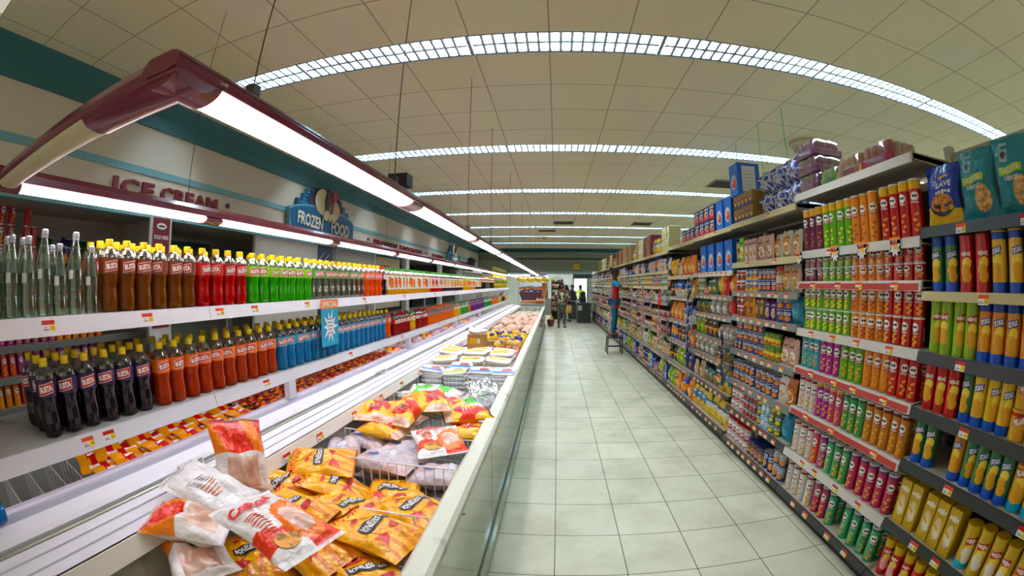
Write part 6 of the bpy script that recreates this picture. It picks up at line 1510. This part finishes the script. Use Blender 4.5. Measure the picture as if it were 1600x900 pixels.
# shopper walking towards the camera with two tan bags
e, J, V = person((.30, 16.35, 0), R(12), 'person in leafy print top and grey-green trousers walking with two tan bags', [((-.25, .02, 1.12), (-.27, -.10, .88)), ((.24, -.04, 1.12), (.17, -.22, .96))], [((-.10, -.03, .49), (-.10, .06, .085)), ((.10, -.06, .49), (.11, -.04, .085))], 1.76, pat, '#4a5448', headrot=.5, sleeves=.5)
for i, (x, y) in enumerate(((.16, -.30), (.27, -.27))):
    b = MB().blob((0, 0, -.21), (.075, .055, .15), mat('#c09a62', .7), 4 + i, .12, 8).tube([(-.02, 0, -.09), (-.012, 0, -.03), (0, 0, 0), (.012, 0, -.03), (.02, 0, -.09)], .006, mat('#c09a62', .7), 5)
    a_ = R(12); xx, yy = x * math.cos(a_) - y * math.sin(a_), x * math.sin(a_) + y * math.cos(a_)
    obj('carried_bag', b, None, (.30 + xx, 16.35 + yy, .93), label='tan plastic bag in the walking shopper\'s hand, %s one' % ('left', 'right')[i], cat='bag')
person((.62, 19.6, 0), R(-60), 'person in dark clothes pushing a trolley behind the walking shopper', [((-.22, -.12, 1.12), (-.2, -.36, 1.02)), ((.22, -.12, 1.12), (.2, -.36, 1.02))], [((-.10, -.05, .49), (-.10, .0, .085)), ((.10, .02, .49), (.11, .12, .085))], 1.66, '#6a4a38', '#1c1c20', lean=-.05)
e = empty('shopping_trolley', (.52, 18.9, 0), (0, 0, .2), 'wheeled trolley holding a pale sack in front of the person in dark clothes', 'trolley')
b = MB()
for z, k in ((.45, .8), (.6, .9), (.75, 1)): b.tube([(-.22 * k, -.35 * k, z), (.22 * k, -.35 * k, z), (.22 * k, .3 * k, z), (-.22 * k, .3 * k, z)], .007, alu, 5, True)
for i in range(8):
    a = -.2 + i * .057; b.tube([(a * .8, -.28, .45), (a, -.35, .75)], .004, alu, 4)
obj('basket', b, e); obj('base', MB().box(-.2, .2, -.35, .3, .10, .14, mat('#3a3c3a', .5)).tube([(0, .28, .14), (0, .28, .9)], .014, alu, 6), e)
for x, y in ((-.18, -.3), (.18, -.3), (-.18, .26), (.18, .26)): obj('wheel', MB().lathe([(.045, -.012), (.05, 0), (.045, .012)], blk, 12), e, (x, y, .05), (0, R(90), 0))
obj('sack', MB().blob((0, 0, 0), (.19, .22, .16), mat('#b0a898', .7), 8, .15, 9), None, (.52, 18.88, .63), label='pale beige sack in the trolley', cat='sack')
person((1.40, 22.3, 0), R(160), 'person in a bright yellow-green shirt at the far checkout', [((-.25, .02, 1.12), (-.24, -.18, .98)), ((.25, .02, 1.12), (.24, -.18, .98))], [((-.09, 0, .49), (-.09, .03, .085)), ((.09, 0, .49), (.09, .03, .085))], 1.66, '#c0d81c', '#22252a', longhair=False, female=False)
person((.80, 22.9, 0), R(60), 'person in dark blue leaning at the checkout near the bright doorway', [((-.25, .02, 1.12), (-.24, -.18, .98)), ((.25, .02, 1.12), (.24, -.18, .98))], [((-.09, 0, .49), (-.09, .03, .085)), ((.09, 0, .49), (.09, .03, .085))], 1.68, '#232a3c', '#1c1e24', longhair=False, female=False, lean=-.15)
# shop worker in cyan shirt and red apron on a step stool, reaching to the shelves (faces +x)
sx, sy, sz = 1.49, 10.3, .42
e, J, V = person((sx, sy, sz), R(75), 'shop worker in cyan shirt and red apron on a stool, reaching to shelves', [((-.20, -.22, 1.22), (-.14, -.42, 1.24)), ((.20, -.22, 1.20), (.13, -.44, 1.20))], [((-.09, -.02, .49), (-.09, .03, .085)), ((.09, -.03, .49), (.10, .02, .085))], 1.66, '#1d94b4', '#23506e', longhair=False, bun=True, sleeves=.45)
s = 1.66 / 1.72
ap = MB(); rings = []
for z, w_, d_ in ((.72, .17, .135), (.92, .172, .136), (1.08, .152, .118), (1.26, .155, .137)):
    rings.append([(w_ * s * math.sin(t), -d_ * s * math.cos(t), z * s) for t in [-1.9 + 3.8 * i / 14 for i in range(15)]])
for i in range(3):
    for j in range(14):
        ap.add([rings[i][j], rings[i][j + 1], rings[i + 1][j + 1], rings[i + 1][j]], [(0, 1, 2, 3)], mat('#b31a24', .7), True)
ap.lathe([(.001, 0), (.001, .001)], mat('#b31a24', .7), 4) if False else None
obj('apron', ap, e, label='red apron')
e = empty('step_stool', (sx + .02, sy, 0), label='dark step stool under the shop worker', cat='stool')
obj('tread', MB().box(-.2, .2, -.17, .17, .385, .42, mat('#2a2622', .6), .01), e)
for x in (-.17, .17):
    for y in (-.14, .14): obj('leg', MB().tube([(x * 1.1, y * 1.15, 0), (x, y, .39)], .016, mat('#2a2622', .6), 6), e)
obj('lower_tread', MB().box(-.2, .2, -.22, -.05, .18, .20, mat('#2a2622', .6), .005), e)

for nm_, cat_, lb_ in (('food_tin', 'tins', 'many small tins on the furthest shelf bays, seen only as a coloured mass'), ('drink_bottle', 'bottles', 'the furthest soft drink bottles on the island, seen only as a coloured mass'), ('snack_bag', 'bags', 'the furthest snack bags on the shelving, seen only as a coloured mass'), ('chip_can', 'cans', 'the furthest snack cans low on the back-wall shelves')):
    if REST[nm_][1].v: obj(nm_, REST[nm_][1], None, label=lb_, cat=cat_, kind='stuff')
